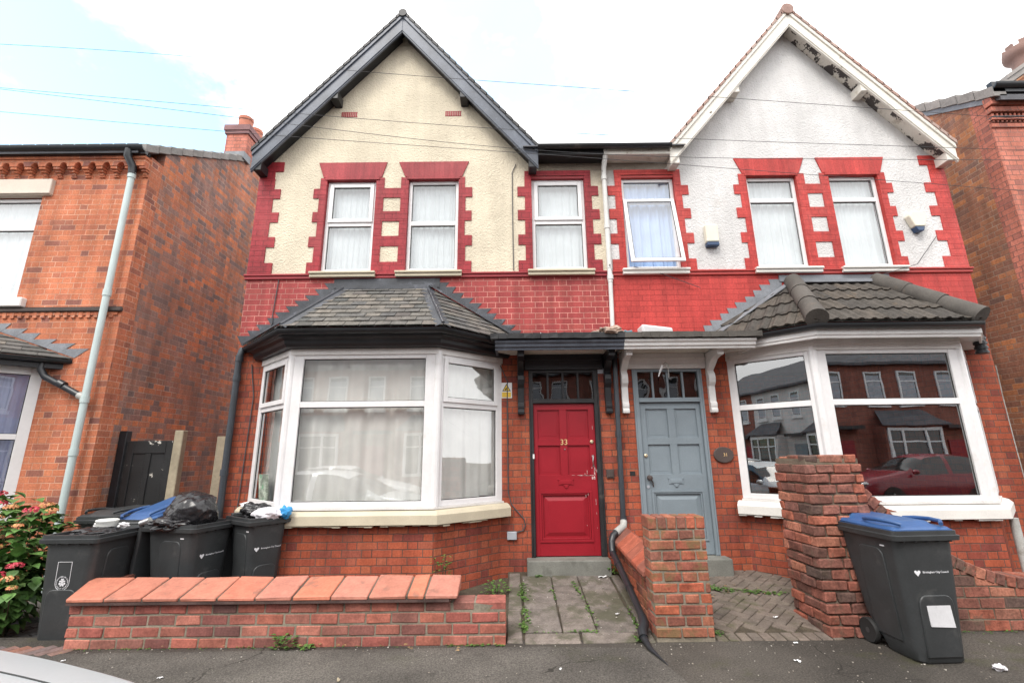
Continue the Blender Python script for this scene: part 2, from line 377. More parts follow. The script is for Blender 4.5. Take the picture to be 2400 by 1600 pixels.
M['seal'] = plain('black_rubber', (.02, .02, .02), .5, .05, bmp=None)
M['creamstone'] = plain('cream_painted_stone', (.55, .49, .37), .6, .07, stain=(6, .62, (.36, .28, .2), .5), bmp=(30, .3, .004))
M['whitestone'] = plain('white_painted_stone', (.74, .72, .68), .55, .06, stain=(6, .64, (.4, .34, .28), .5), bmp=(30, .3, .004))
M['lintel33'] = plain('maroon_lintel_paint', (.30, .03, .038), .5, .08, stain=(8, .6, (.42, .10, .10), .5))
M['lintel31'] = plain('scarlet_lintel_paint', (.42, .048, .042), .5, .08, stain=(8, .6, (.58, .16, .13), .5))
M['black'] = plain('black_gloss_paint', (.016, .017, .02), .38, .25, chips=(14, .72), chipc=(.16, .12, .1), bmp=(25, .3, .003))
M['blackd'] = plain('weathered_black_paint', (.022, .022, .024), .5, .3, stain=(5, .58, (.10, .085, .075), .6), chips=(9, .70), chipc=(.14, .08, .055), bmp=(25, .3, .003))
M['slateblue'] = plain('weathered_dark_blue_paint', (.092, .105, .132), .42, .25, stain=(7, .56, (.15, .17, .2), .6), chips=(20, .68), chipc=(.24, .22, .2), bmp=(25, .3, .003))
M['arch33'] = brick('maroon_painted_lintel', [(.285, .034, .042), (.31, .042, .048), (.26, .03, .038)], (.36, .085, .085), ch=.078, st=.9, header=False, mw=.006, mblend=.5, dirt=.5, dirtc=(.38, .09, .09), rough=.5, swap=True)
M['arch31'] = brick('scarlet_painted_lintel', [(.42, .048, .042), (.46, .056, .048), (.39, .042, .038)], (.30, .03, .03), ch=.078, st=.9, header=False, mw=.006, mblend=.5, dirt=.4, dirtc=(.55, .15, .13), rough=.5, swap=True)
M['whitew'] = plain('flaking_white_paint', (.70, .67, .61), .6, .08, stain=(5, .58, (.45, .38, .29), .6), chips=(10, .665), chipc=(.10, .08, .065))
M['whitef'] = plain('badly_flaking_white_paint', (.66, .62, .56), .65, .1, stain=(5, .55, (.38, .32, .25), .6), chips=(4.5, .52), chipc=(.07, .06, .058))
M['whitep'] = plain('white_wood_paint', (.72, .71, .70), .5, .06, stain=(6, .6, (.45, .42, .38), .5), chips=(16, .70), chipc=(.14, .11, .09))
M['slate'] = island('grey_roof_slate', [(.075, .078, .075), (.11, .105, .098), (.145, .135, .12), (.09, .09, .09), (.19, .17, .145), (.105, .095, .09)], .75, .22, stain=(6, .6, (.3, .29, .25), .45))
M['rooft'] = island('brown_concrete_tile', [(.055, .050, .045), (.072, .064, .056), (.085, .072, .060)], .85, .22, stain=(4, .58, (.15, .11, .075), .5))
M['ridge'] = plain('grey_concrete_ridge', (.085, .077, .069), .85, .2, stain=(5, .6, (.17, .12, .085), .5), chips=(32, .77), chipc=(.5, .5, .48), bmp=(60, .5, .004))
M['lead'] = plain('grey_lead', (.19, .20, .22), .45, .2, stain=(6, .58, (.28, .3, .34), .6), bmp=(12, .4, .006))
M['leadb'] = plain('dark_painted_lead', (.052, .056, .066), .4, .3, stain=(6, .56, (.14, .15, .18), .7), chips=(11, .70), chipc=(.5, .5, .5), bmp=(12, .5, .008))
M['tilered'] = island('red_clay_tile', [(.33, .20, .165), (.38, .25, .21), (.28, .18, .155), (.42, .31, .27)], .8, .15)
M['roofdk'] = plain('dark_slate_roof', (.09, .09, .1), .7, .2)
M['verge'] = island('grey_concrete_verge', [(.26, .245, .23), (.30, .28, .265), (.24, .23, .22)], .85, .12)
M['door33'] = plain('crimson_door_paint', (.285, .012, .022), .38, .07, stain=(3, .62, (.34, .03, .04), .3), bmp=(30, .12, .002), chips=(24, .765), chipc=(.55, .4, .38))
M['door31'] = plain('slate_grey_door_paint', (.205, .245, .275), .42, .06, bmp=(30, .12, .002), chips=(26, .78), chipc=(.45, .43, .4))
M['brass'] = plain('pale_brass', (.62, .52, .36), .35, .1, metal=.6, bmp=None)
M['chrome'] = plain('dull_chrome', (.55, .55, .55), .3, .1, metal=.9, bmp=None)
M['gold'] = plain('cream_gold_numerals', (.72, .50, .25), .4, .05, bmp=None)
M['smear'] = plain('white_filler_smear', (.72, .62, .60), .7, .1)
M['concrete'] = plain('grey_concrete_step', (.19, .19, .17), .85, .18, stain=(4, .55, (.10, .10, .085), .6), bmp=(50, .5, .004))
M['pipeg'] = plain('black_plastic_pipe', (.022, .024, .028), .35, .1, bmp=None, spec=.5)
M['pipeb'] = plain('grey_iron_pipe', (.045, .052, .062), .4, .15)
M['pipew'] = plain('chipped_white_pipe', (.62, .62, .60), .5, .08, chips=(12, .63), chipc=(.05, .045, .045))
M['pipewl'] = plain('white_pipe_paint', (.62, .62, .61), .5, .08, chips=(14, .70), chipc=(.09, .08, .075))
M['pipem'] = plain('pale_mint_pipe', (.50, .585, .58), .35, .05, bmp=None)
M['pipegr'] = plain('pale_grey_pipe', (.42, .42, .40), .5, .15, stain=(7, .55, (.2, .17, .13), .6))
M['glass'] = glass('window_glass', (1, 1, 1), 3.0, .05); M['glassd'] = glass('dark_room_glass', (.85, .87, .87), 3.4, .12)
M['glassf'] = glass('fanlight_glass', (.5, .5, .48), 1.5, .03, .25)
M['net'] = cloth('white_net', (.60, .665, .69), .10); M['curtain'] = cloth('ivory_curtain', (.84, .85, .81), .10)
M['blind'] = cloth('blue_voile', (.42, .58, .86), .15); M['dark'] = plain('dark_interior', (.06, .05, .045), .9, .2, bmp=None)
M['pcurtain'] = cloth('lilac_curtain', (.45, .48, .68), .4)
M['wbrick'] = island('garden_wall_brick', [(.36, .115, .085), (.41, .14, .10), (.33, .10, .08), (.16, .072, .065), (.38, .13, .09), (.30, .10, .08), (.44, .17, .125), (.12, .062, .058)], .85, .2, stain=(5, .6, (.16, .10, .085), .5))
M['pbrick'] = island('weathered_pier_brick', [(.27, .085, .055), (.33, .11, .07), (.20, .078, .058), (.095, .065, .055), (.29, .10, .07), (.16, .075, .06), (.38, .155, .10), (.24, .09, .065), (.22, .10, .08)], .9, .28, stain=(6, .55, (.12, .085, .06), .6), bmp=(35, .8, .006))
M['gbrick'] = island('mossy_pier_brick', [(.34, .085, .05), (.38, .11, .06), (.26, .08, .055), (.20, .085, .062), (.29, .10, .065), (.36, .14, .085)], .9, .25, stain=(4, .52, (.17, .13, .06), .7), bmp=(35, .7, .005))
M['mortar'] = plain('grey_mortar', (.23, .20, .155), .95, .25, stain=(5, .55, (.13, .13, .06), .6), bmp=(60, .7, .006))
M['mortard'] = plain('dark_mortar', (.11, .095, .075), .95, .25, bmp=(60, .7, .006))
M['coping'] = island('salmon_clay_coping', [(.48, .165, .11), (.52, .185, .11), (.44, .185, .14), (.51, .17, .10), (.41, .17, .125)], .6, .10, fine=40, bmp=(25, .5, .004), stain=(6, .55, (.23, .12, .09), .7))
M['coping2'] = island('red_clay_coping', [(.36, .09, .055), (.40, .11, .065), (.20, .085, .065)], .75, .15)
M['binb'] = plain('charcoal_bin_plastic', (.038, .041, .043), .42, .12, vs=5, stain=(4, .58, (.085, .086, .085), .6), chips=(38, .735), chipc=(.10, .10, .10), bmp=(120, .15, .001), spec=.45)
M['binlid'] = plain('blue_bin_lid_plastic', (.035, .092, .235), .38, .08, vs=5, stain=(4, .6, (.10, .2, .38), .4), bmp=(120, .12, .001), spec=.5)
M['binmark'] = plain('white_print', (.72, .72, .75), .5, .05, bmp=None)
M['label'] = plain('scuffed_white_label', (.62, .62, .64), .5, .06, stain=(18, .57, (.42, .42, .45), .7), bmp=None)
M['rubber'] = plain('black_tyre_rubber', (.02, .02, .02), .7, .15); M['hub'] = plain('grey_wheel_hub', (.05, .05, .052), .45, .1)
M['bagk'] = plain('glossy_black_bag', (.016, .015, .017), .26, .2, bmp=(9, .35, .01), spec=.55)
M['bagw'] = plain('white_carrier_bag', (.74, .72, .76), .4, .06, bmp=(18, .5, .01)); M['bagb'] = plain('bright_blue_bag', (.05, .32, .68), .4, .1, bmp=(18, .5, .01))
M['bagbr'] = plain('muddy_clear_bag', (.34, .25, .2), .35, .25, stain=(9, .5, (.55, .5, .46), .7), bmp=(20, .5, .01))
M['paper'] = plain('white_paper', (.76, .76, .77), .6, .05, bmp=None); M['teal'] = plain('faded_teal_rag', (.09, .20, .25), .7, .2)
M['polys'] = plain('white_foam', (.78, .79, .76), .5, .04, bmp=None)
M['wood'] = plain('weathered_fence_wood', (.33, .28, .20), .85, .15, fine=20, stain=(8, .6, (.2, .17, .11), .5))
M['gate'] = plain('flaking_black_gate_paint', (.018, .018, .019), .45, .25, chips=(6, .63), chipc=(.55, .52, .47))
M['asphalt'] = None
M['leaf'] = leafmat('hydrangea_leaf', [(.065, .14, .035), (.09, .19, .045), (.12, .23, .06), (.05, .11, .03), (.16, .26, .075)])
M['weed'] = leafmat('weed_leaf', [(.05, .12, .025), (.08, .17, .035), (.12, .20, .05), (.06, .13, .03)])
M['petal'] = leafmat('pink_petal', [(.50, .035, .075), (.60, .07, .11), (.46, .03, .06), (.62, .14, .14)])
M['petalo'] = leafmat('orange_petal', [(.70, .26, .12), (.72, .38, .16), (.66, .20, .14), (.6, .42, .12)])
M['stem'] = plain('brown_stem', (.10, .08, .045), .8, .2)
M['cable'] = plain('grey_cable', (.07, .07, .075), .6, .1, bmp=None)
M['alarm'] = plain('ivory_alarm_plastic', (.70, .67, .56), .4, .05, bmp=None); M['alarmb'] = plain('navy_alarm_lens', (.03, .06, .13), .25, .1, bmp=None)
M['yellow'] = plain('yellow_sign_face', (.72, .50, .05), .5, .04, bmp=None); M['orange'] = plain('faded_orange_print', (.62, .25, .04), .5, .05, bmp=None)
M['plaque'] = plain('dark_brown_plaque', (.075, .055, .05), .55, .15)
M['greybox'] = plain('grey_plastic_box', (.36, .38, .42), .5, .05, bmp=None)
M['silver'] = plain('silver_car_paint', (.62, .65, .67), .28, .02, bmp=None, spec=.6, metal=.35)
M['maroon'] = plain('maroon_car_paint', (.22, .022, .035), .22, .03, bmp=None, spec=.6)
M['whitecar'] = plain('white_car_paint', (.75, .75, .75), .25, .02, bmp=None, spec=.6)
M['carglass'] = plain('dark_car_glass', (.02, .024, .026), .06, .02, bmp=None, spec=.8)
M['rose'] = plain('canvas_print', (.30, .34, .28), .7, .5, vs=9, bmp=None, stain=(7, .5, (.05, .28, .12), .9))
M['frame_brown'] = plain('brown_canvas_edge', (.22, .12, .06), .7, .1)
# ------------------------------------------------------------------ shared building pieces
VX, VN = Vector((1, 0, 0)), Vector((0, -1, 0))
def wall_panel(mb, x0, x1, z0, z1, holes, y=6.4, th=.25, mi=0):
    xs = sorted({x0, x1, *[h[0] for h in holes], *[h[1] for h in holes]}); zs = sorted({z0, z1, *[h[2] for h in holes], *[h[3] for h in holes]})
    xs = [x for x in xs if x0 <= x <= x1]; zs = [z for z in zs if z0 <= z <= z1]
    solid = {}
    for i in range(len(xs)-1):
        for k in range(len(zs)-1):
            cx, cz = (xs[i]+xs[i+1])/2, (zs[k]+zs[k+1])/2
            solid[i, k] = not any(h[0] < cx < h[1] and h[2] < cz < h[3] for h in holes)
    for (i, k), s in solid.items():
        if not s: continue
        a, b, c, d = xs[i], xs[i+1], zs[k], zs[k+1]
        mb.face([(a, y, c), (b, y, c), (b, y, d), (a, y, d)], mi); mb.face([(b, y+th, c), (a, y+th, c), (a, y+th, d), (b, y+th, d)], mi)
        for dx, dz, q in ((-1, 0, [(a, y+th, c), (a, y, c), (a, y, d), (a, y+th, d)]), (1, 0, [(b, y, c), (b, y+th, c), (b, y+th, d), (b, y, d)]),
                          (0, -1, [(a, y+th, c), (b, y+th, c), (b, y, c), (a, y, c)]), (0, 1, [(a, y, d), (b, y, d), (b, y+th, d), (a, y+th, d)])):
            if not solid.get((i+dx, k+dz), False): mb.face(q, mi)
def facet_frame(fr, panes, O, U, Nv, Lw, z0, z1, zt, a, b, sash=(False, False), bot=.065, top=.11, gdepth=-.03):
    """window frame on one facet: bars into fr (mat 0 plastic, 1 seal); returns glass quads"""
    B = lambda u0, u1, c0, c1, n0=-.06, n1=.0, mi=0: fr.fbox(O, U, Nv, u0, u1, c0, c1, n0, n1, mi)
    B(0, a, z0, z1); B(Lw-b, Lw, z0, z1); B(a, Lw-b, z0, z0+bot); B(a, Lw-b, z1-top, z1); B(a, Lw-b, zt-.036, zt+.036)
    for c0, c1, sh in ((z0+bot, zt-.036, sash[1]), (zt+.036, z1-top, sash[0])):
        u0, u1 = a, Lw-b
        if sh:
            w = .048; B(u0-.012, u0+w, c0-.012, c1+.012, .001, .022); B(u1-w, u1+.012, c0-.012, c1+.012, .001, .022)
            B(u0+w, u1-w, c0-.012, c0+w, .001, .022); B(u0+w, u1-w, c1-w, c1+.012, .001, .022)
            u0 += w; u1 -= w; c0 += w; c1 -= w
            gd = -.004
        else: gd = gdepth
        e = .009; n1 = gd+.008
        B(u0, u0+e, c0, c1, gd-.004, n1, 1); B(u1-e, u1, c0, c1, gd-.004, n1, 1); B(u0+e, u1-e, c0, c0+e, gd-.004, n1, 1); B(u0+e, u1-e, c1-e, c1, gd-.004, n1, 1)
        g = MB(); g.fbox(O, U, Nv, u0+.002, u1-.002, c0+.002, c1-.002, gd-.004, gd); panes.append(g)
def flat_window(parent, x0, x1, z0, z1, zt, y=6.45, sash=(True, False), gm='glass', fm='upvc', tilt=False, label=None):
    fr = MB(); panes = []
    O = Vector((x0, y, 0)); Lw = x1-x0
    if not tilt:
        facet_frame(fr, panes, O, VX, VN, Lw, z0, z1, zt, .052, .052, sash, bot=.06, top=.055)
    else:
        B = lambda u0, u1, c0, c1, n0=-.06, n1=0., mi=0: fr.fbox(O, VX, VN, u0, u1, c0, c1, n0, n1, mi)
        B(0, .05, z0, z1); B(Lw-.05, Lw, z0, z1); B(.05, Lw-.05, z0, z0+.055); B(.05, Lw-.05, z1-.055, z1); B(.05, Lw-.05, zt-.03, zt+.03)
        for (u0, u1, c0, c1) in ((.05, .058, zt+.03, z1-.055), (Lw-.058, Lw-.05, zt+.03, z1-.055), (.058, Lw-.058, zt+.03, zt+.038), (.058, Lw-.058, z1-.063, z1-.055)): B(u0, u1, c0, c1, -.03, -.02, 1)
        g = MB(); g.fbox(O, VX, VN, .051, Lw-.051, zt+.031, z1-.056, -.03, -.026); panes.append(g)
    w = fr.build('window', [M[fm], M['seal']], parent, bevel=.005, label=label)
    for g in panes: g.build('pane', M[gm], w)
    if tilt:
        Mt = Matrix.Translation((0, y-.004, zt+.02)) @ Matrix.Rotation(R(-11), 4, 'X')
        h = zt+.02-z0-.01; s = MB(); t = .055
        for (a, b, c, d) in ((x0+.015, x0+.015+t, -h, 0), (x1-.015-t, x1-.015, -h, 0), (x0+.015+t, x1-.015-t, -t, 0), (x0+.015+t, x1-.015-t, -h, -h+t)): s.box(a, b, -.03, .0, c, d)
        for (a, b, c, d) in ((x0+.07, x0+.078, -h+t, -t), (x1-.078, x1-.07, -h+t, -t), (x0+.078, x1-.078, -t-.008, -t), (x0+.078, x1-.078, -h+t, -h+t+.008)): s.box(a, b, -.026, -.02, c, d, 1)
        for v in s.v: v[:] = Mt @ v
        s.build('open_sash', [M['upvc'], M['seal']], w, bevel=.004)
        g = MB(); g.box(x0+.071, x1-.071, -.018, -.014, -h+t+.001, -t-.001)
        for v in g.v: v[:] = Mt @ v
        g.build('pane', M[gm], w)
    return w
def bay_window(parent, path, z0, z1, zt, gm, insets, sashes, post=.052, label=None):
    fr = MB(); panes = []
    for i in range(3):
        a, b = Vector((*path[i], 0)), Vector((*path[i+1], 0)); d = b-a; Lw = d.length; U = d/Lw; Nv = Vector((U.y, -U.x, 0))
        facet_frame(fr, panes, a, U, Nv, Lw, z0, z1, zt, insets[i][0], insets[i][1], sashes[i])
    for p in path[1:3]: fr.lathe([(post, z0-.001), (post, z1+.001)], (p[0], p[1]+.03, 0), 12)
    w = fr.build('bay_window', [M['upvc'], M['seal']], parent, bevel=.005, label=label)
    for g in panes: g.build('pane', M[gm], w)
    return w
def offset_path(path, o):
    m = MB(); m.sweep(path, [(o, 0), (o, 1), (o-.1, 1)], caps=False); n = 3
    return [(m.v[i*n].x, m.v[i*n].y) for i in range(len(path))]
def tile_face(mb, P0, P1, Q0, Q1, rows, tw, th=.007, roll=None, jit=.002):
    P0, P1, Q0, Q1 = map(Vector, (P0, P1, Q0, Q1)); U = (P1-P0).normalized(); S_ = (Q0-P0); S_ = (S_ - U*S_.dot(U)); H = S_.length; V = S_/H
    nrm = U.cross(V).normalized()
    if nrm.z < 0: nrm = -nrm
    u0b, u0t = 0.0, (Q0-P0).dot(U); u1b, u1t = (P1-P0).dot(U), (Q1-P0).dot(U)
    lo = lambda t: u0b+(u0t-u0b)*t; hi = lambda t: u1b+(u1t-u1b)*t
    for r in range(rows):
        t0 = r/rows; t1 = min(1.0, (r+1.25)/rows); off = (tw/2 if r % 2 else 0) if not roll else 0
        umin, umax = min(lo(t0), lo(t1)), max(hi(t0), hi(t1))
        k = math.floor((umin-off)/tw)
        while off+k*tw < umax:
            a, b = off+k*tw+.0035, off+(k+1)*tw-.0035; k += 1
            cl = lambda u, t: min(max(u, lo(t)), hi(t))
            c = [cl(a, t0), cl(b, t0), cl(b, t1), cl(a, t1)]
            if c[1]-c[0] < .004 and c[2]-c[3] < .004: continue
            if not roll:
                l = random.uniform(0, jit*2); l2 = l+random.uniform(-jit, jit)
                q = [P0+U*c[0]+V*(t0*H-l)+nrm*(th*1.6+l), P0+U*c[1]+V*(t0*H-l)+nrm*(th*1.6+l2), P0+U*c[2]+V*(t1*H)+nrm*.001, P0+U*c[3]+V*(t1*H)+nrm*.001]
                mb.hexa(q+[p+nrm*th for p in q])
            else:
                n = 10; bot = []; top = []; und = []
                for i in range(n+1):
                    f = i/n; ub = c[0]+(c[1]-c[0])*f; ut = c[3]+(c[2]-c[3])*f
                    hb = roll*max(0, sin(2*pi*(ub/(tw/2)-.25)))**.7 if sin(2*pi*(ub/(tw/2)-.25)) > 0 else 0
                    ht = roll*max(0, sin(2*pi*(ut/(tw/2)-.25)))**.7 if sin(2*pi*(ut/(tw/2)-.25)) > 0 else 0
                    bot.append(P0+U*ub+V*(t0*H)+nrm*(.034+hb)); und.append(P0+U*ub+V*(t0*H+.004)+nrm*(.012+hb*.8)); top.append(P0+U*ut+V*(t1*H)+nrm*(.006+ht))
                mb.rings([und, bot, top], caps=False, closed=False)
def flashing(mb, xl, zl, xh, zh, out, y=6.39, ch=.084, tip=.06, base=.04):
    n = max(1, round((zh-zl)/ch)); dx = (xh-xl)/n; dz = (zh-zl)/n
    for i in range(n):
        a = (xl+dx*i, zl+dz*i-base); b = (xl+dx*(i+1), zl+dz*(i+1)-base); t = tip*random.uniform(.7, 1.3)
        c = (xl+dx*i+out*t, zl+dz*(i+1)+random.uniform(-.008, .008)); e = (b[0], c[1])
        yy = y+.004-.0015*(i % 3); mb.prism([(a[0], yy, a[1]-.01), (b[0], yy, b[1]-.01), (e[0], yy, e[1]), (c[0], yy, c[1])], (0, .004, 0))
def wavy(name, path, z0, z1, mat, amp=.03, wl=.13, seed=0, label='', cat='curtain', group=None, bottom=0):
    P = [Vector((p[0], p[1])) for p in path]; top = []; bot = []; mid = []; s = 0; rnd = random.Random(seed)
    ph = [rnd.uniform(0, 6) for _ in range(4)]
    for i in range(len(P)-1):
        d = P[i+1]-P[i]; n = max(4, int(d.length/.012)); t = d.normalized(); nn = Vector((t.y, -t.x))
        for k in range(n+(1 if i == len(P)-2 else 0)):
            x = s+d.length*k/n; p = P[i]+d*(k/n)
            w = sin(2*pi*x/wl+ph[0]+1.3*sin(x*5+ph[1]))*.6+.4*sin(2*pi*x/(wl*.43)+ph[2])
            o = amp*w*.6; o2 = amp*(w+.5*sin(x*9+ph[3]))
            top.append((p.x+nn.x*o, p.y+nn.y*o, z1)); mid.append((p.x+nn.x*(o+o2)/2, p.y+nn.y*(o+o2)/2, (z0+z1)/2)); bot.append((p.x+nn.x*o2, p.y+nn.y*o2, z0+bottom*sin(x*7+ph[1])))
        s += d.length
    mb = MB(); mb.rings([bot, mid, top], caps=False, closed=False)
    return tag(mb.build(name, mat, None, smooth=80), label, cat, group)
def gutter(mb, path, z, r=.055, mi=0):
    m = [(r*cos(a), z+r*sin(a)) for a in [pi+pi*i/8 for i in range(9)]]
    mb.sweep(path, [(o, zz) for o, zz in m]+[(r*.85, z), (r*.8*cos(-.3), z-.02), (0, z-r*.8), (-r*.8, z-.01), (-r*.85, z)], mi)
Z_SILL0, Z_SILL1, WZ0, WZ1 = 4.168, 4.256, 4.28, 5.805
ROWS = [(4.256, 4.43, 1), (4.43, 4.68, 0), (4.68, 4.848, 1), (4.848, 5.09, 0), (5.09, 5.258, 1), (5.258, 5.49, 0), (5.49, 5.655, 1), (5.655, 5.84, 0)]
# ------------------------------------------------------------------ the pair of gabled houses
def semi(h):
    mir = h['mir']; X = (lambda x: 2.86-x) if mir else (lambda x: x)
    XX = lambda a, b: (min(X(a), X(b)), max(X(a), X(b)))
    H = thing(h['name'], h['label'], 'house', (X(-1.2), 6.4, 0))
    def BX(mb, a, b, y0, y1, z0, z1, mi=0): p = XX(a, b); mb.box(p[0], p[1], y0, y1, z0, z1, mi)
    def PR(mb, pts, vec, mi=0): mb.prism([(X(p[0]), p[1], p[2]) for p in pts], vec, mi)
    def path(ps): ps = [(X(p[0]), p[1]) for p in ps]; return ps[::-1] if mir else ps
    # walls
    b = MB(); wall_panel(b, *XX(-3.9, 1.43), -.3, 3.30, [(*XX(-3.46, -.19), -.3, 3.30), (*XX(.236, 1.182), -.3, 2.80)])
    bp = path([(-3.5, 6.4), (-2.77, 5.7), (-.93, 5.7), (-.15, 6.4)])
    b.sweep(bp, [(-.012, -.3), (-.012, .86), (-.24, .86), (-.24, -.3)])
    b.build('ground_floor_wall', M['brick'], H)
    b = MB(); wall_panel(b, *XX(-3.9, 1.43), 3.30, 4.17, []); b.build('painted_brick_band', M[h['band']], H)
    wins = [(-2.845, -2.08), (-1.578, -.80), (.325, 1.142)]
    b = MB(); hol = [(*XX(a-.03, c+.03), WZ0-.03, WZ1+.03) for a, c in wins]
    wall_panel(b, *XX(-3.9, 1.43), 4.17, 5.93, hol)
    PR(b, [(-3.9, 6.4, 5.93), (.46, 6.4, 5.93), (-1.75, 6.4, 8.56), (-3.9, 6.4, 6.02)], (0, .25, 0))
    b.build('rendered_wall', M[h['render']], H)
    b = MB(); PR(b, [(.46, 6.4, 5.93), (1.43, 6.4, 5.93), (1.43, 6.4, 6.25), (.19, 6.4, 6.25)], (0, .25, 0)); b.build('sooty_render', M[h['dirty']], H, label=h['dlabel'])
    b = MB(); BX(b, -3.9, -3.65, 6.65, 10.5, -.3, 6.3); BX(b, -3.9, 1.43, 10.5, 10.7, -.3, 6.3)
    if mir: BX(b, 1.20, 1.43, 6.65, 10.5, -.3, 6.2)
    b.build('side_wall', M[h['side']], H)
    # string course and sills
    b = MB(); BX(b, -3.93, 1.43, 6.372, 6.42, 4.165, 4.25); BX(b, -3.935, 1.43, 6.352, 6.42, 4.212, 4.243); b.build('string_course', M[h['lintel']], H, bevel=.008)
    for a, c in ((-2.955, -2.0), (-1.70, -.728), (.249, 1.223)):
        b = MB(); BX(b, a, c, 6.325, 6.46, 4.175, 4.262); BX(b, a-.006, c+.006, 6.30, 6.36, 4.225, 4.258)
        b.build('window_sill', M[h['stone']], H, bevel=.006)
    # quoins
    q1, q4, q5, q2, q3 = MB(), MB(), MB(), MB(), MB(); y0, y1 = 6.386, 6.52
    def QB(a, c, z0, z1): BX(q3 if c < -3 else q2 if a > 0 else q1 if c < -2.5 else q5 if a > -.9 else q4, a, c, y0+random.uniform(-.002, .002), y1, z0+.0015, z1-.0015)
    jj = lambda: random.uniform(-.012, .012)
    for i, (z0, z1, w) in enumerate(ROWS):
        QB(-2.845-(.19 if w else .10)+jj(), -2.845, z0, z1)
        QB(-.80, -.80+(.205 if w else .105)+jj(), z0, z1)
        if w: QB(-2.08, -1.578, z0, z1)
        else: QB(-2.08, -2.08+.125+jj(), z0, z1); QB(-1.578-.125+jj(), -1.578, z0, z1)
        QB(.325-(.215 if w else .105)+jj()*.3, .325, z0, z1); QB(1.142, 1.142+(.215 if w else .105)+jj()*.3, z0, z1)
        QB(-3.905, -3.905+(.36 if w else .235)+jj(), z0, z1)
    QB(-3.905, -3.905+.235, 5.84, 5.96); QB(-3.905, -3.905+.36, 5.96, 6.13)
    QB(.325-.105, 1.142+.105, 5.84, 5.93)
    [q_.build('window_surround', M[h['quoin']], H) for q_ in (q1, q4, q5)]; q2.build('window_surround', M[h['quoin']], H); q3.build('corner_quoins', M[h['quoin']], H)
    for (a, c, d, e) in ((-2.905, -2.0, -3.0, -1.925), (-1.635, -.75, -1.745, -.645)):
        b = MB(); PR(b, [(a, 6.383, 5.842), (c, 6.383, 5.842), (e, 6.383, 6.112), (d, 6.383, 6.112)], (0, .14, 0)); BX(b, a+.03, c-.03, 6.375, 6.5, 5.80, 5.841)
        b.build('lintel', M['arch31' if mir else 'arch33'], H, bevel=.004)
    b = MB(); BX(b, .325, 1.142, 6.40, 6.5, 5.80, 5.839); b.build('lintel', M[h['lintel']], H)
    # upper windows
    for (a, c), kw in zip(wins, h['wins']): flat_window(H, *XX(a, c), WZ0, WZ1-.005, **kw)
    # gable roof
    cx, hw, zt, ze = -1.75, 2.18, 8.80, 6.215; sl = (zt-ze)/hw
    for s in (-1, 1):
        f = lambda t: (cx+s*hw*t, zt-(zt-ze)*t)
        t0, t1 = f(0), f(1.0)
        b = MB(); PR(b, [(t0[0], 6.2, t0[1]-.02), (t1[0], 6.2, t1[1]-.02), (t1[0], 6.2, t1[1]-.16), (t0[0], 6.2, t0[1]-.16)], (0, 4.0, 0)); b.build('roof_slope', M['roofdk' if not mir else 'tilered'], H)
        b = MB(); n = 22
        for k in range(n):
            u, v = f(k/n), f((k+1.15)/n); lift = .018
            PR(b, [(u[0], 6.13, u[1]+.0), (v[0], 6.13, v[1]+lift), (v[0], 6.13, v[1]+lift-.06), (u[0], 6.13, u[1]-.06)], (0, .26, 0))
        b.build('verge_tiles', M[h['vtile']], H)
        b = MB(); bd = h['bd']
        PR(b, [(t0[0], 6.165, t0[1]-.05), (t1[0], 6.165, t1[1]-.05), (t1[0]-s*.005, 6.165, t1[1]-bd), (t0[0], 6.165, t0[1]-bd-.02)], (0, .035, 0))
        PR(b, [(t0[0], 6.143, t0[1]-.05), (t1[0], 6.143, t1[1]-.05), (t1[0], 6.143, t1[1]-.13), (t0[0], 6.143, t0[1]-.13)], (0, .022, 0))
        PR(b, [(t0[0], 6.153, t0[1]-bd+.05), (t1[0], 6.153, t1[1]-bd+.06), (t1[0], 6.153, t1[1]-bd+.02), (t0[0], 6.153, t0[1]-bd+.01)], (0, .012, 0))
        b.build('bargeboard', M[h['barge']], H, bevel=.004)
        b = MB(); e0, e1 = f(.02), f(.985)
        PR(b, [(e0[0], 6.2, e0[1]-bd+.10), (e1[0], 6.2, e1[1]-bd+.10), (e1[0], 6.2, e1[1]-bd+.075), (e0[0], 6.2, e0[1]-bd+.075)], (0, .21, 0)); b.build('soffit_board', M[h['soffit']], H)
        for t in (.47, .96):
            p = f(t); b = MB(); BX(b, p[0]-.06, p[0]+.06, 6.18, 6.42, p[1]-bd-.06, p[1]-bd+.09); b.build('purlin_end', M[h['purlin']], H, bevel=.005)
    b = MB(); rr_ = .10 if mir else .07; b.tube([(X(cx), 6.12, zt-.06), (X(cx), 10.2, zt-.06)], rr_, 14); b.build('ridge_tile', M[h['vtile']], H, smooth=50)
    # main roof behind, eaves gutter between the gables
    b = MB(); e = XX(.30, 1.43)
    PR(b, [(-3.4, 6.6, 6.35), (1.43, 6.6, 6.35), (1.43, 9.2, 7.75), (-3.4, 9.2, 7.75)], (0, .03, .1)); PR(b, [(-3.4, 9.23, 7.75), (1.43, 9.23, 7.75), (1.43, 10.7, 6.3), (-3.4, 10.7, 6.3)], (0, .03, .1)); 
    PR(b, [(.2, 6.10, 6.155), (1.43, 6.10, 6.155), (1.43, 6.62, 6.41), (.2, 6.62, 6.41)], (0, 0, .018)); b.build('main_roof', M['roofdk'], H)
    b = MB(); BX(b, .40, 1.425, 6.17, 6.2, 6.055, 6.165); BX(b, .40, 1.425, 6.2, 6.4, 6.06, 6.075); b.build('fascia_board', M[h['mfascia']], H)
    b = MB(); gutter(b, [(e[0]+.12*(0 if mir else 1), 6.10), (e[1]-.12*(1 if mir else 0), 6.10)], 6.165, .052)
    b.build('eaves_gutter', M['pipeg' if mir else 'blackd'], H, smooth=50)
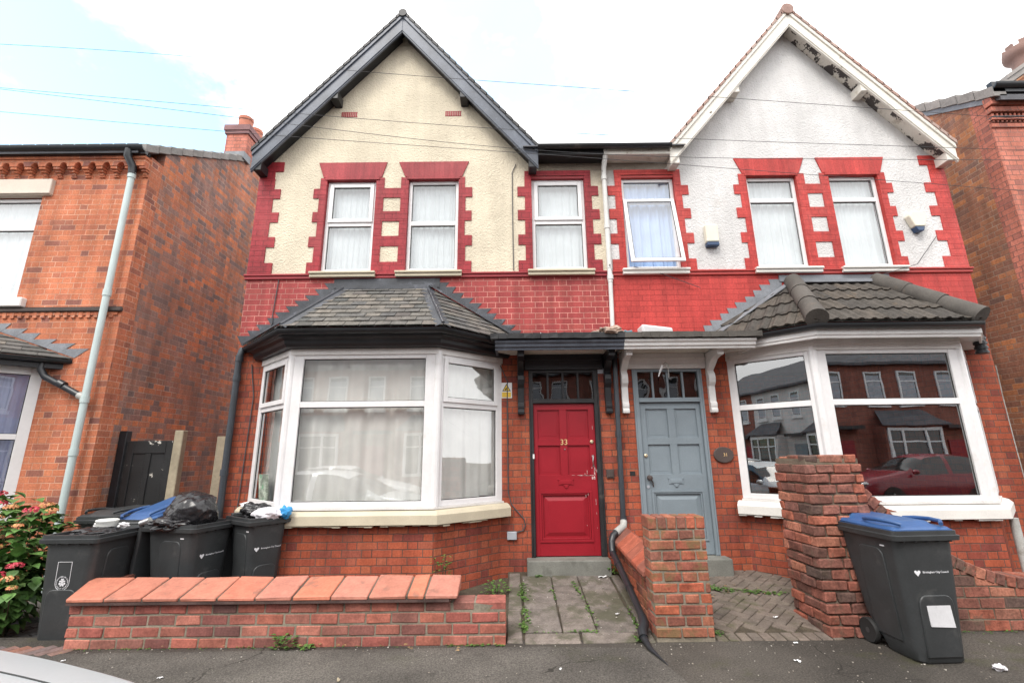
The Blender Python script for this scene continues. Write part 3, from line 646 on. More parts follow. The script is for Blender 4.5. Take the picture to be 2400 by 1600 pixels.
    # bay: stone sill, window, cornice, roof
    wp = path([(-3.5, 6.4), (-2.77, 5.7), (-.93, 5.7), (-.15, 6.4)])
    b = MB(); sp = path([(-3.56, 6.4), (-2.79, 5.7), (-.91, 5.7), (-.09, 6.4)]); b.sweep(sp, [(.05, .855), (.085, .862), (.085, .965), (.05, 1.005), (.0, 1.022), (-.2, 1.022), (-.2, .855)])
    # chipped, uneven underside
    b2 = MB(); 
    pts = offset_path(sp, .07)
    for i in range(3):
        a, c = Vector(pts[i]), Vector(pts[i+1]); n = int((c-a).length/.09)
        for k in range(n):
            if random.random() < .55:
                p, r_ = a+(c-a)*(k/n), a+(c-a)*((k+1)/n); d_ = (c-a).normalized(); nn = Vector((d_.y, -d_.x)); dz = random.uniform(.004, .02)
                b.prism([(p.x, p.y, .853), (r_.x, r_.y, .853), (r_.x-nn.x*.06, r_.y-nn.y*.06, .853), (p.x-nn.x*.06, p.y-nn.y*.06, .853)], (0, 0, -dz))
    b.build('bay_sill', M[h['stone']], H, bevel=.006)
    b = MB(); b.sweep(wp, [(.035, 1.024), (.035, 1.045), (-.07, 1.047), (-.07, 1.024)]); b.build('sill_board', M['upvcd'], H)
    bay_window(H, wp, 1.047, 2.93, h['bzt'], h['bglass'], h['bins'], h['bsash'], label=h.get('blabel'))
    b = MB(); b.sweep(wp, [(.022, 2.87), (.022, 2.945), (-.06, 2.945), (-.06, 2.932), (.003, 2.932), (.003, 2.87)]); b.build('head_board', M['upvcd'], H)
    ep = path([(-3.82, 6.4), (-2.80, 5.38), (-.83, 5.38), (.19, 6.4)]); ep2 = path([(-3.60, 6.4), (-2.79, 5.60), (-.90, 5.60), (-.06, 6.4)])
    b = MB()
    if not mir:
        b.sweep(ep2, [(-.08, 2.95), (.02, 2.95), (.05, 2.985), (.06, 3.03), (.10, 3.05), (.13, 3.05), (.14, 3.10), (-.08, 3.10)])
    else:
        b.sweep(ep2, [(.11, 2.96), (.135, 2.965), (.14, 3.0), (.155, 3.005), (.155, 3.105), (.11, 3.105)]); b.sweep(ep2, [(-.1, 3.0), (.11, 3.0), (.11, 3.02), (-.1, 3.02)]); b.sweep(ep2, [(-.11, 2.94), (-.06, 2.94), (-.06, 3.0), (-.11, 3.0)])
    b.build('bay_cornice', M[h['cornice']], H, bevel=.004)
    b = MB(); gutter(b, offset_path(ep, -.02), 3.125, .058)
    b.build('bay_gutter', M['pipeg' if mir else 'black'], H, smooth=50)
    zE, zT = 3.15, 3.985
    e0, e1, e2, e3 = [(p[0], p[1]) for p in ([(-3.82, 6.4), (-2.80, 5.38), (-.83, 5.38), (.19, 6.4)])]
    t0, t1, t2, t3 = (-2.477, 6.4), (-2.406, 6.33), (-1.224, 6.33), (-1.153, 6.4)
    rf = MB()
    for (p, q_, a, c) in ((e0, e1, t0, t1), (e1, e2, t1, t2), (e2, e3, t2, t3)):
        A = [(X(p[0]), p[1], zE), (X(q_[0]), q_[1], zE), (X(a[0]), a[1], zT), (X(c[0]), c[1], zT)]
        if mir: A = [A[1], A[0], A[3], A[2]]
        rf.face([A[0], A[1], A[3], A[2]])
        if h['slates']: tile_face(rf, *A, 10, .19, th=.008, jit=.004)
        else: tile_face(rf, *A, 4, .30, roll=.022)
    roof = rf.build('bay_roof', M['slate' if h['slates'] else 'rooft'], H, fix=False)
    for (a, c) in ((e1, t1), (e2, t2)):
        b = MB(); pa = Vector((X(a[0]), a[1], zE+.02)); pc = Vector((X(c[0]), c[1], zT+.02))
        if h['slates']:
            d = (pc-pa).normalized(); w = d.cross(Vector((0, 0, 1))).normalized()
            for sg in (-1, 1):
                dn = Vector((0, 0, -.045)); b.prism([pa+Vector((0, 0, .012)), pc+Vector((0, 0, .012)), pc+w*sg*.095+dn*.75, pa+w*sg*.095+dn*.75], (0, 0, .007))
            b.tube([pa+Vector((0, 0, .02)), pc+Vector((0, 0, .02))], .02, 8)
        else:
            n = 3; ax = (pc-pa)
            for k in range(n):
                s0 = pa+ax*(k/n)-ax*.02; s1 = pa+ax*((k+1)/n); b.tube([s0+Vector((0, 0, .035)), s1+Vector((0, 0, .03))], [.115+.004*(n-k), .112], 16)
        b.build('hip_ridge', M['leadb' if h['slates'] else 'ridge'], roof, smooth=60)
    b = MB()
    if h['slates']:
        flashing(b, -3.84, 3.22, -2.50, 4.10, -1, tip=.10); flashing(b, .05, 3.28, -1.13, 4.10, 1, tip=.10); b.box(-2.6, -1.05, 6.384, 6.41, 4.02, 4.165); b.box(-2.45, -1.18, 6.27, 6.40, 3.96, 4.02)
        for (a, c) in (((-3.80, 6.37, 3.19), (-2.46, 6.37, 4.03)), ((.17, 6.37, 3.19), (-1.17, 6.37, 4.03))):
            b.prism([Vector(a), Vector(c), Vector(c)+Vector((0, -.05, -.02)), Vector(a)+Vector((0, -.05, -.02))], (0, 0, .03))
        b.build('stepped_flashing', M['leadb'], roof)
    else:
        flashing(b, 2.66, 3.22, 3.96, 4.09, -1, tip=.06, base=.13)
        b.prism([(2.69, 6.385, 3.15), (4.02, 6.385, 4.02), (4.04, 6.26, 3.99), (2.80, 6.26, 3.18)], (0, 0, .012)); b.box(3.93, 5.55, 6.384, 6.41, 4.05, 4.15); b.box(4.0, 5.4, 6.25, 6.40, 3.99, 4.035)
        b.build('stepped_flashing', M['lead'], roof)
    # entrance: canopy, brackets, beam, door frame, fanlight, door
    ca, cb = (-.22, 1.455) if not mir else (-.30, 1.405)
    cn = MB(); pr = [(5.885, 2.945), (5.865, 2.945), (5.86, 2.975), (5.835, 2.985), (5.83, 3.02), (5.805, 3.035), (5.80, 3.065), (5.885, 3.07)]
    p = XX(ca, cb); cn.prism([(p[0], y, z) for y, z in pr], (p[1]-p[0], 0, 0)); cn.box(p[0]+.02, p[1]-.02, 5.885, 6.4, 3.0, 3.07)
    for xx in ([ca] if True else []): BX(cn, xx, xx+.03, 5.885, 6.4, 2.95, 3.07)
    can = cn.build('canopy', M[h['canopy']], H, bevel=.003)
    b = MB(); nseg = 16; q0, q1 = XX(ca-.06, cb)
    for k in range(nseg):
        a, c = q0+(q1-q0)*k/nseg, q0+(q1-q0)*(k+1)/nseg; b.jbox(a, c, 5.762, 6.4, 3.078, 3.15, .004)
    b.build('felt_edge', M[h['felt']], can)
    b = MB(); b.box(p[0]+.03, p[1]-.03, 5.89, 6.39, 2.992, 2.999); b.build('soffit', M[h['csoffit']], can)
    br = [(6.4, 2.16), (6.325, 2.16), (6.318, 2.20), (6.335, 2.225), (6.325, 2.25), (6.325, 2.29), (6.345, 2.31), (6.345, 2.52), (6.30, 2.57), (6.288, 2.63), (6.30, 2.69), (6.335, 2.735), (6.30, 2.76), (6.24, 2.80), (6.16, 2.86), (6.04, 2.885), (5.96, 2.885), (5.96, 2.985), (6.4, 2.985)]
    for xc in (.115, 1.315):
        b = MB(); p = XX(xc-.045, xc+.045); b.prism([(p[0], y, z) for y, z in br], (p[1]-p[0], 0, 0)); b.build('bracket', M[h['bracket']], can, bevel=.006)
    b = MB(); BX(b, .17, 1.26, 6.345, 6.47, 2.775, 2.99); BX(b, .17, 1.26, 6.33, 6.4, 2.80, 2.835); BX(b, .17, 1.26, 6.325, 6.4, 2.90, 2.93); b.build('door_beam', M[h['beam']], H, bevel=.004)
    fl = (.245, 1.172); b = MB()
    BX(b, fl[0], fl[0]+.035, 6.385, 6.50, .355, 2.775); BX(b, fl[1]-.052, fl[1], 6.385, 6.50, .355, 2.775); BX(b, fl[0]+.035, fl[1]-.052, 6.39, 6.5, 2.735, 2.775); BX(b, fl[0]+.035, fl[1]-.052, 6.38, 6.5, 2.312, 2.372)
    BX(b, fl[0]-.02, fl[0], 6.378, 6.42, .355, 2.775); BX(b, fl[1], fl[1]+.02, 6.378, 6.42, .355, 2.775)
    for k in (1, 2, 3): xk = .28+(1.12-.28)*k/4; BX(b, xk-.014, xk+.014, 6.40, 6.45, 2.372, 2.735)
    dfr = b.build('door_frame', M[h['dframe']], H, bevel=.004)
    for k in range(4):
        a, c = .28+(1.12-.28)*k/4+.015, .28+(1.12-.28)*(k+1)/4-.015
        if k == 0: a = .282
        if k == 3: c = 1.118
        b = MB(); BX(b, a, c, 6.425, 6.43, 2.374, 2.733); b.build('fanlight_pane', M['glassf'], dfr)
    d0, d1 = .282, 1.118; D = MB(); BX(D, d0, d1, 6.45, 6.48, .362, 2.308)
    st = [(d0, .338), (1.034, d1)]
    for a, c in st: BX(D, a, c, 6.425, 6.45, .362, 2.308)
    for z0, z1 in ((.362, .525), (1.155, 1.36), (1.745, 1.835), (2.222, 2.308)): BX(D, .338, 1.034, 6.426, 6.45, z0, z1)
    for z0, z1 in ((1.36, 1.745), (1.835, 2.222)):
        BX(D, .636, .735, 6.426, 6.45, z0, z1)
        for a, c in ((.338, .636), (.735, 1.034)):
            PRM = [(a+.035, 6.448, z0+.035), (c-.035, 6.448, z0+.035), (c-.035, 6.448, z1-.035), (a+.035, 6.448, z1-.035)]; PR(D, PRM, (0, .004, 0))
    for ins, yy, w in ((0, 6.414, .028), (.03, 6.425, .02)):
        a, c, z0, z1 = .338+ins, 1.034-ins, .525+ins, 1.155-ins
        BX(D, a, c, yy, 6.45, z0, z0+w); BX(D, a, c, yy, 6.45, z1-w, z1); BX(D, a, a+w, yy, 6.45, z0+w, z1-w); BX(D, c-w, c, yy, 6.45, z0+w, z1-w)
    y = 6.45; i0 = (.41, .96, .60, 1.08); i1 = (.455, .915, .645, 1.035)
    o = [(i0[0], y-.001, i0[2]), (i0[1], y-.001, i0[2]), (i0[1], y-.001, i0[3]), (i0[0], y-.001, i0[3])]; n_ = [(i1[0], y-.016, i1[2]), (i1[1], y-.016, i1[2]), (i1[1], y-.016, i1[3]), (i1[0], y-.016, i1[3])]
    for k in range(4):
        j = (k+1) % 4; D.face([(X(q_[0]), q_[1], q_[2]) for q_ in (o[k], o[j], n_[j], n_[k])])
    D.face([(X(q_[0]), q_[1], q_[2]) for q_ in n_])
    door = D.build('door', M[h['door']], H, bevel=.004, label=h['doorlabel'])
    b = MB(); BX(b, .60, .795, 6.418, 6.428, 1.232, 1.30); BX(b, .625, .77, 6.412, 6.42, 1.245, 1.287); BX(b, .59, .62, 6.416, 6.43, 1.295, 1.312); BX(b, .775, .805, 6.416, 6.43, 1.295, 1.312); BX(b, .665, .73, 6.416, 6.43, 1.215, 1.233); b.lathe([(.022, 6.43), (.022, 6.413)], (X(.698), 0, 1.213), 12, axis='y'); b.build('letter_plate', M[h['door']], door, bevel=.003)
    if not mir:
        t = text_mb('33', .105, .004); b = MB(); b.add(t, Matrix.Translation((.690, 6.421, 1.785)) @ FACE); b.build('numeral', M['gold'], door)
        b = MB(); b.lathe([(.024, 6.43), (.024, 6.412), (.014, 6.405)], (1.066, 0, 1.79), 14, axis='y'); b.build('latch', M['brass'], door)
        b = MB(); b.lathe([(.017, 6.43), (.017, 6.416)], (1.072, 0, 1.60), 12, axis='y'); b.tube([(1.072, 6.42, 1.60), (1.07, 6.385, 1.585), (1.062, 6.378, 1.54), (1.066, 6.385, 1.495), (1.072, 6.42, 1.478)], .0075, 8); b.lathe([(.013, 6.43), (.013, 6.418)], (1.074, 0, 1.478), 12, axis='y'); b.build('handle', M['chrome'], door, smooth=50)
        b = MB(); b.lathe([(.009, 6.43), (.009, 6.418)], (.698, 0, 1.695), 10, axis='y'); b.build('spyhole', M['chrome'], door)
        b = MB()
        for _ in range(16):
            xx, zz = random.gauss(1.086, .014), random.uniform(1.31, 1.47); b.box(xx-.003, xx+.003, 6.4235, 6.426, zz-random.uniform(.01, .04), zz)
        for _ in range(10):
            xx = random.uniform(.77, 1.06); b.box(xx-.02, xx+.02, 6.4235, 6.427, 1.352+random.uniform(-.003, .003), 1.357)
        for _ in range(10):
            xx, zz = random.choice((.955, .985, 1.085)), random.uniform(.7, 2.1); b.box(xx-.0015, xx+.0015, 6.422, 6.427, zz-random.uniform(.01, .05), zz)
        b.build('filler_smears', M['smear'], door)
        b = MB(); b.box(.262, .284, 6.374, 6.386, 1.575, 1.635); b.build('hinge_cover', M['upvc'], dfr)
    else:
        b = MB(); b.lathe([(.022, 6.43), (.024, 6.413), (.012, 6.405)], (1.693, 0, 1.612) if False else (X(1.075), 0, 1.60), 14, axis='y'); b.build('latch', M['brass'], door)
        b = MB(); c0 = X(1.075)+.0; b.lathe([(.034, 6.43), (.03, 6.40), (.016, 6.39), (.03, 6.375), (.03, 6.36), (.0, 6.352)], (X(1.05), 0, 1.315), 16, axis='y'); b.tube([(X(1.05)+.02, 6.4, 1.29), (X(1.05)+.04, 6.41, 1.25), (X(1.05)+.045, 6.42, 1.20)], .007, 8); b.build('handle', M['plaque'], door, smooth=50)
        b = MB(); b.lathe([(.02, 6.43), (.02, 6.415)], (X(1.075), 0, 1.20), 12, axis='y'); b.build('keyhole_cover', M['greybox'], door)
    b = MB(); BX(b, .16, 1.20, 6.20, 6.46, -.1, .352); st_ = b.build('door_step', M['concrete'], H, bevel=.012, seg=2)
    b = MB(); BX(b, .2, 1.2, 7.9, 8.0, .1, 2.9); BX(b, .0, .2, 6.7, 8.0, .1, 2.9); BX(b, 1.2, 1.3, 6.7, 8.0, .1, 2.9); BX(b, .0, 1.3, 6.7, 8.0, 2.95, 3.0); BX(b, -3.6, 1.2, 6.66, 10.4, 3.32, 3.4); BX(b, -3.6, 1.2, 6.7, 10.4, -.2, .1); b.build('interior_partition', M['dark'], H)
    return H, X, XX, can
fixed = dict(zt=5.08, sash=(False, False)); opener = dict(zt=5.08, sash=(True, False))
H33, _, _, CAN33 = semi(dict(mir=False, name='gabled_house', label='cream rendered gabled house with maroon brick quoins and red front door', band='band33', render='cream', dirty='dirty_r', dlabel='sooty render under the gutter', side='brick',
    lintel='lintel33', stone='creamstone', quoin='quoin33', vtile='blackd', barge='slateblue', soffit='black', purlin='black', bd=.40, mfascia='blackd', bzt=2.25, bglass='glass',
    bins=[(.10, .10), (.155, .155), (.10, .10)], bsash=[(True, False), (False, False), (True, False)], cornice='black', slates=True, canopy='slateblue', felt='blackd', csoffit='whitew', bracket='black', beam='black', dframe='blackd', door='door33',
    doorlabel='crimson panelled front door numbered 33', wins=[opener, fixed, opener]))
f31 = dict(zt=5.41, sash=(False, False))
H31, X31, XX31, CAN31 = semi(dict(mir=True, name='gabled_house', label='white rendered gabled house with scarlet brick quoins and grey front door', band='band31', render='white_r', dirty='dirty_w', dlabel='sooty render under the gutter', side='brick',
    lintel='lintel31', stone='whitestone', quoin='quoin31', vtile='tilered', barge='whitew', soffit='whitef', purlin='whitew', bd=.36, mfascia='whitew', bzt=2.215, bglass='glassd',
    bins=[(.10, .11), (.15, .15), (.11, .10)], bsash=[(False, False), (False, False), (True, True)], cornice='whitep', slates=False, canopy='whitep', felt='ridge', csoffit='whitew', bracket='whitep', beam='whitep', dframe='door31', door='door31',
    doorlabel='slate grey panelled front door', wins=[f31, f31, dict(zt=5.415, tilt=True)]))
# small fixings on the two houses
b = MB()
for xx in (-2.72, -1.04):
    for k in range(9): b.box(xx+k*.029, xx+k*.029+.02, 6.392, 6.42, 6.955, 7.04)
    b.box(xx, xx+.26, 6.396, 6.42, 6.95, 6.958); b.box(xx, xx+.26, 6.396, 6.42, 7.038, 7.046)
b.build('air_bricks', M['lintel33'], H33)
# pipes
b = MB(); b.tube([(1.455, 6.19, 6.14), (1.452, 6.22, 6.02), (1.448, 6.32, 5.93), (1.446, 6.335, 5.8), (1.44, 6.335, 4.05)], .036, 12)
for z in (5.72, 4.9, 4.09): b.tube([(1.443, 6.335, z), (1.443, 6.335, z+.07)], .044, 12)
p = b.build('rainwater_pipe', M['pipew'], H31, smooth=50, label='chipped white rainwater pipe')
b = MB(); b.tube([(1.44, 6.335, 4.09), (1.425, 6.335, 3.14)], .031, 12); b.build('lower_length', M['pipewl'], p, smooth=50)
b = MB(); b.tube([(1.425, 6.32, 3.0), (1.405, 6.32, .76)], .034, 12)
for z in (2.95, 1.88, .80): b.tube([(1.406+(z-.76)*.009, 6.32, z-.03), (1.406+(z-.76)*.009, 6.32, z+.04)], .042, 12)
p = b.build('waste_pipe', M['pipeb'], H33, smooth=50, label='black iron waste pipe between the doors')
b = MB(); b.tube([(1.405, 6.31, .79), (1.39, 6.27, .735), (1.27, 6.18, .672)], .045, 12); b.build('elbow', M['pipegr'], p, smooth=50)
b = MB(); b.tube([(1.275, 6.185, .676), (1.225, 6.15, .64), (1.20, 6.12, .58), (1.197, 6.10, .50), (1.197, 6.05, .44)], .041, 12); b.tube([(1.197, 6.09, .47), (1.195, 5.5, .33), (1.19, 4.78, .135)], .035, 12)
for t in (.18, .55): b.tube([(1.195, 6.05-1.27*t, .46-.325*t), (1.195, 5.98-1.27*t, .445-.325*t)], .042, 12)
b.tube([(1.19, 4.82, .145), (1.18, 4.72, .11), (1.14, 4.66, .075), (1.135, 4.60, .045)], .042, 12); b.tube([(1.135, 4.64, .05), (1.15, 4.45, .015), (1.205, 4.17, .0)], [.036, .022, .004], 12)
b.build('ground_run', M['pipeg'], p, smooth=50)
b = MB(); b.tube([(-3.80, 6.36, 3.12), (-3.81, 6.33, 3.02), (-3.815, 6.33, 2.9), (-3.80, 6.33, .0)], .043, 12)
for z in (2.93, 2.66, 1.4): b.tube([(-3.812, 6.33, z), (-3.812, 6.33, z+.08)], .052, 12)
b.build('rainwater_pipe', M['pipeb'], H33, smooth=50, label='dark grey rainwater pipe at the alley corner')
b = MB(); b.tube([(5.79, 5.715, .86), (5.80, 5.715, .0)], .045, 10); b.build('corner_pipe', M['pipegr'], H31, smooth=50)
b = MB()
b.tube([(6.10, 5.88, 3.10), (6.11, 5.89, 2.84)], [.055, .06], 12)
for k in range(4): b.tube([(6.105, 5.885, 3.05-k*.06), (6.105, 5.885, 3.02-k*.06)], .07, 12)
b.build('corrugated_outlet', M['pipeg'], H31, smooth=40)
# wires clipped to the walls
for pts in ([(-3.42, 6.385, 4.16), (-3.45, 6.385, 3.62), (-3.44, 6.385, 3.5), (-3.52, 6.385, 3.3)], [(-3.66, 6.385, 2.9), (-3.58, 6.385, 2.45), (-3.60, 6.385, 1.6), (-3.62, 6.385, .6)],
    [(-.17, 6.385, 2.85), (-.07, 6.385, 2.62), (-.075, 6.385, 2.3), (-.07, 6.385, 1.15), (-.03, 6.385, 1.0), (.13, 6.385, .82), (.15, 6.385, .74), (.12, 6.385, .68), (.03, 6.385, .655)],
    [(.09, 6.385, 6.05), (.03, 6.385, 5.9), (.03, 6.385, 5.0), (.035, 6.385, 4.27)]):
    b = MB(); b.tube(pts, .007, 6); b.build('wall_cable', M['cable'], H33)
for pts in ([(1.80, 6.36, 4.30), (2.2, 6.33, 4.17), (2.75, 6.36, 3.96)], [(6.38, 6.37, 4.75), (5.95, 6.33, 4.28), (5.3, 6.25, 4.08)]):
    b = MB(); b.tube(pts, .005, 6); b.build('wall_cable', M['cable'], H31)
b = MB(); b.tube([(6.62, 6.25, 2.75), (6.72, 6.36, 2.3), (6.74, 6.38, 1.7), (6.75, 6.38, .4)], .006, 6); b.build('pale_cable', M['pipegr'], H31)

b = MB(); b.box(-.09, .035, 6.36, 6.40, .57, .668); b.build('cable_box', M['greybox'], H33, bevel=.006)
b = MB(); b.box(1.235, 1.335, 6.375, 6.40, 1.315, 1.43); b.box(1.25, 1.32, 6.368, 6.376, 1.33, 1.415); b.build('intercom_plate', M['plaque'], H33, bevel=.004)
b = MB(); b.box(1.19, 1.285, 6.375, 6.40, 2.715, 2.80); b.build('junction_box', M['greybox'], H33, bevel=.004)
b = MB(); b.box(1.55, 1.62, 6.394, 6.402, 1.345, 1.40); b.build('missing_brick_hole', M['seal'], H31)
# curtains and nets
wavy('net_curtain', [(-2.84, 6.56), (-2.08, 6.56)], 4.3, 5.8, M['net'], .015, .10, 1, 'white net behind the upstairs window nearest the left corner', 'curtain', 'upstairs nets')
wavy('net_curtain', [(-1.57, 6.56), (-.80, 6.56)], 4.3, 5.8, M['net'], .015, .10, 2, 'white net behind the middle upstairs window of the cream house', 'curtain', 'upstairs nets')
wavy('net_curtain', [(.32, 6.56), (1.14, 6.56)], 4.3, 5.8, M['net'], .012, .14, 3, 'white net behind the upstairs window left of the white pipe', 'curtain', 'upstairs nets')
wavy('net_curtain', [(3.66, 6.56), (4.44, 6.56)], 4.3, 5.8, M['net'], .02, .12, 4, 'white net behind the left window under the white gable', 'curtain', 'upstairs nets')
wavy('net_curtain', [(4.94, 6.56), (5.71, 6.56)], 4.3, 5.8, M['net'], .02, .12, 5, 'white net behind the right window under the white gable', 'curtain', 'upstairs nets')
wavy('voile_curtain', [(1.72, 6.56), (2.54, 6.56)], 4.36, 5.8, M['blind'], .035, .17, 6, 'blue tinted pleated curtain behind the open tilted window', 'curtain')
wavy('bay_curtain', [(-3.40, 6.49), (-2.715, 5.84), (-.985, 5.84), (-.25, 6.50)], 1.10, 2.84, M['curtain'], .028, .34, 9, 'ivory curtain hanging across the whole bay window of the cream house', 'curtain', bottom=.015)
cv = thing('leaning_canvas', 'painted canvas leaning in the left light of the ivory curtained bay', 'picture', (-3.10, 6.05, 1.06))
b = MB(); b.hexa([(-3.20, 5.98+.14, 1.06), (-3.02, 5.98+.0, 1.06), (-3.0, 6.0+.0, 1.06), (-3.18, 6.14, 1.06), (-3.27, 6.17, 1.42), (-3.12, 6.05, 1.42), (-3.10, 6.07, 1.42), (-3.25, 6.19, 1.42)]); b.build('painted_face', M['rose'], cv)
b = MB(); b.box(-3.21, -3.2, 6.125, 6.145, 1.06, 1.42); b.build('stretcher_edge', M['frame_brown'], cv)
# signs and alarms
sg = thing('warning_sign', 'white and yellow CCTV warning sign on the brick beside the red door', 'sign', (-.083, 6.38, 2.495))
b = MB(); b.box(-.158, -.008, 6.386, 6.392, 2.388, 2.602); b.build('plate', M['upvc'], sg)
b = MB(); b.prism([(-.142, 6.383, 2.484), (-.024, 6.383, 2.484), (-.083, 6.383, 2.590)], (0, .004, 0)); b.build('triangle_border', M['seal'], sg)
b = MB(); b.prism([(-.127, 6.381, 2.493), (-.039, 6.381, 2.493), (-.083, 6.381, 2.572)], (0, .003, 0)); b.box(-.146, -.022, 6.383, 6.387, 2.40, 2.47); b.build('yellow_panels', M['yellow'], sg)
b = MB(); b.prism([(-.108, 6.379, 2.512), (-.100, 6.379, 2.500), (-.062, 6.379, 2.520), (-.070, 6.379, 2.534)], (0, .003, 0)); b.box(-.098, -.09, 6.379, 6.382, 2.496, 2.506); b.build('camera_symbol', M['seal'], sg)
b = MB(); b.add(text_mb('CCTV in', .031, .0006), Matrix.Translation((-.083, 6.3825, 2.449)) @ FACE); b.add(text_mb('operation', .026, .0006), Matrix.Translation((-.083, 6.3825, 2.418)) @ FACE); b.build('lettering', M['orange'], sg)
pq = thing('number_plaque', 'dark oval house number plaque on the brick beside the grey door', 'plaque', (2.815, 6.39, 1.60))
b = MB(); b.prism([(2.815+.135*cos(a*pi/14), 6.372, 1.60+.105*sin(a*pi/14)) for a in range(28)], (0, .026, 0)); b.build('oval_plate', M['plaque'], pq, bevel=.008)
b = MB(); b.add(text_mb('31', .058, .002), Matrix.Translation((2.835, 6.370, 1.60)) @ FACE); b.build('numeral', M['gold'], pq)
al = thing('alarm_box', 'rectangular ivory alarm box on white render right of the open window', 'alarm', (2.99, 6.36, 4.75))
b = MB(); b.box(2.90, 3.09, 6.30, 6.40, 4.66, 4.945); b.build('casing', M['alarm'], al, bevel=.02, seg=3)
b = MB(); b.box(2.905, 3.085, 6.305, 6.40, 4.60, 4.66); b.build('strobe_lens', M['alarmb'], al, bevel=.012, seg=2)
al = thing('alarm_box', 'shield shaped ivory alarm box near the right edge of the white house', 'alarm', (6.10, 6.36, 4.97))
hexp = [(5.965, 5.05), (6.02, 5.125), (6.19, 5.125), (6.245, 5.05), (6.185, 4.875), (6.03, 4.875)]
b = MB(); b.prism([(x, 6.30, z) for x, z in hexp], (0, .1, 0)); b.build('casing', M['alarm'], al, bevel=.018, seg=3)
b = MB(); b.prism([(6.035, 6.303, 4.872), (6.18, 6.303, 4.872), (6.15, 6.303, 4.80), (6.065, 6.303, 4.80)], (0, .097, 0)); b.build('strobe_lens', M['alarmb'], al, bevel=.012, seg=2)
# ------------------------------------------------------------------ neighbouring houses
def bay_roof_simple(parent, cx0, cx1, zE, zT, mat, over=.26, lead='lead'):
    # cx0..cx1: bay ends on the wall; 45 degree bay .7 deep
    run = .7+over; e = [(cx0-over*1.42, 6.4), (cx0+.73-over*.41, 5.7-over), (cx1-.73+over*.41, 5.7-over), (cx1+over*1.42, 6.4)]
    d = .95; t = [(e[0][0]+d*1.414, 6.4), (e[1][0]+d*.414, e[1][1]+d), (e[2][0]-d*.414, e[2][1]+d), (e[3][0]-d*1.414, 6.4)]
    b = MB()
    for i in range(3):
        A = [(*e[i], zE), (*e[i+1], zE), (*t[i], zT), (*t[i+1], zT)]; b.face([A[0], A[1], A[3], A[2]]); tile_face(b, *A, 6, .34, th=.009)
    r = b.build('bay_roof', M[mat], parent, fix=False); b = MB()
    flashing(b, e[3][0]+.02, zE+.08, t[3][0], zT+.08, 1, tip=.16); flashing(b, e[0][0]-.02, zE+.08, t[0][0], zT+.08, -1, tip=.16); b.box(t[0][0]-.1, t[3][0]+.1, 6.384, 6.41, zT-.02, zT+.14)
    for k in (1, 2): b.prism([Vector((*e[k], zE+.02)), Vector((*t[k], zT+.03)), Vector((*t[k], zT+.03))+Vector((.1, 0, 0)), Vector((*e[k], zE+.02))+Vector((.1, 0, 0))], (0, 0, .02))
    b.build('lead_flashing', M[lead], r); return e
LH = thing('neighbour_house', 'orange brick house with mint downpipe at the left edge', 'house', (-7.5, 6.4, 0))
b = MB(); wall_panel(b, -12.5, -5.66, -.4, 6.25, [(-8.75, -7.235, 3.93, 5.59), (-9.72, -6.61, -.4, 3.2)])
lb = [(-9.75, 6.4), (-9.02, 5.7), (-7.31, 5.7), (-6.58, 6.4)]
b.sweep(lb, [(-.012, -.4), (-.012, .86), (-.24, .86), (-.24, -.4)]); b.build('front_wall', M['lhouse'], LH)
vz = lambda y: 6.27+(y-6.32)*.634
b = MB(); b.prism([(-5.66, 6.652, -.4), (-5.66, 10.9, -.4), (-5.66, 10.9, 7.2), (-5.66, 9.35, vz(9.35)), (-5.66, 6.652, vz(6.652))], (-.25, 0, 0)); b.box(-12.5, -5.91, 10.9, 11.1, -.4, 6.3)
b.build('side_wall', M['lside'], LH)
b = MB(); b.prism([(-5.72, 6.2, vz(6.2)+.08), (-5.72, 9.35, vz(9.35)+.08), (-5.72, 11.2, 6.9), (-5.72, 11.2, 6.8), (-5.72, 9.35, vz(9.35)), (-5.72, 6.2, vz(6.2))], (-6.8, 0, 0)); b.build('roof', M['roofdk'], LH)
b = MB(); n = 10
for k in range(n):
    y0, y1 = 6.22+k*.235, 6.22+(k+1)*.235+.02
    b.prism([(-5.625, y0, vz(y0)+.02), (-5.625, y1, vz(y1)+.0), (-5.625, y1, vz(y1)+.13), (-5.625, y0, vz(y0)+.16)], (-.2, 0, 0))
b.build('verge_tiles', M['verge'], LH, bevel=.006)
b = MB(); b.box(-6.12, -5.664, 8.64, 9.45, 7.5, 8.42); ch_ = b.build('chimney', M['rfront'], LH)
b = MB(); b.box(-6.15, -5.634, 8.61, 9.48, 8.42, 8.50); b.box(-6.17, -5.614, 8.59, 9.50, 8.50, 8.63); b.build('capping', M['lintel33'] if False else plain('purple_brick_cap', (.24, .13, .13), .85, .2), ch_)
for y in (8.85, 9.24):
    b = MB(); b.lathe([(.145, 8.62), (.14, 8.9), (.15, 8.9), (.15, 8.97), (.11, 8.97), (.10, 8.7)], (-5.88, y, 0), 18); b.build('chimney_pot', plain('terracotta', (.46, .17, .11), .8, .12), ch_, smooth=40)
b = MB(); b.box(-6.0, -5.60, 8.5, 8.75, 7.74, 7.90); b.build('lead_apron', M['lead'], ch_)
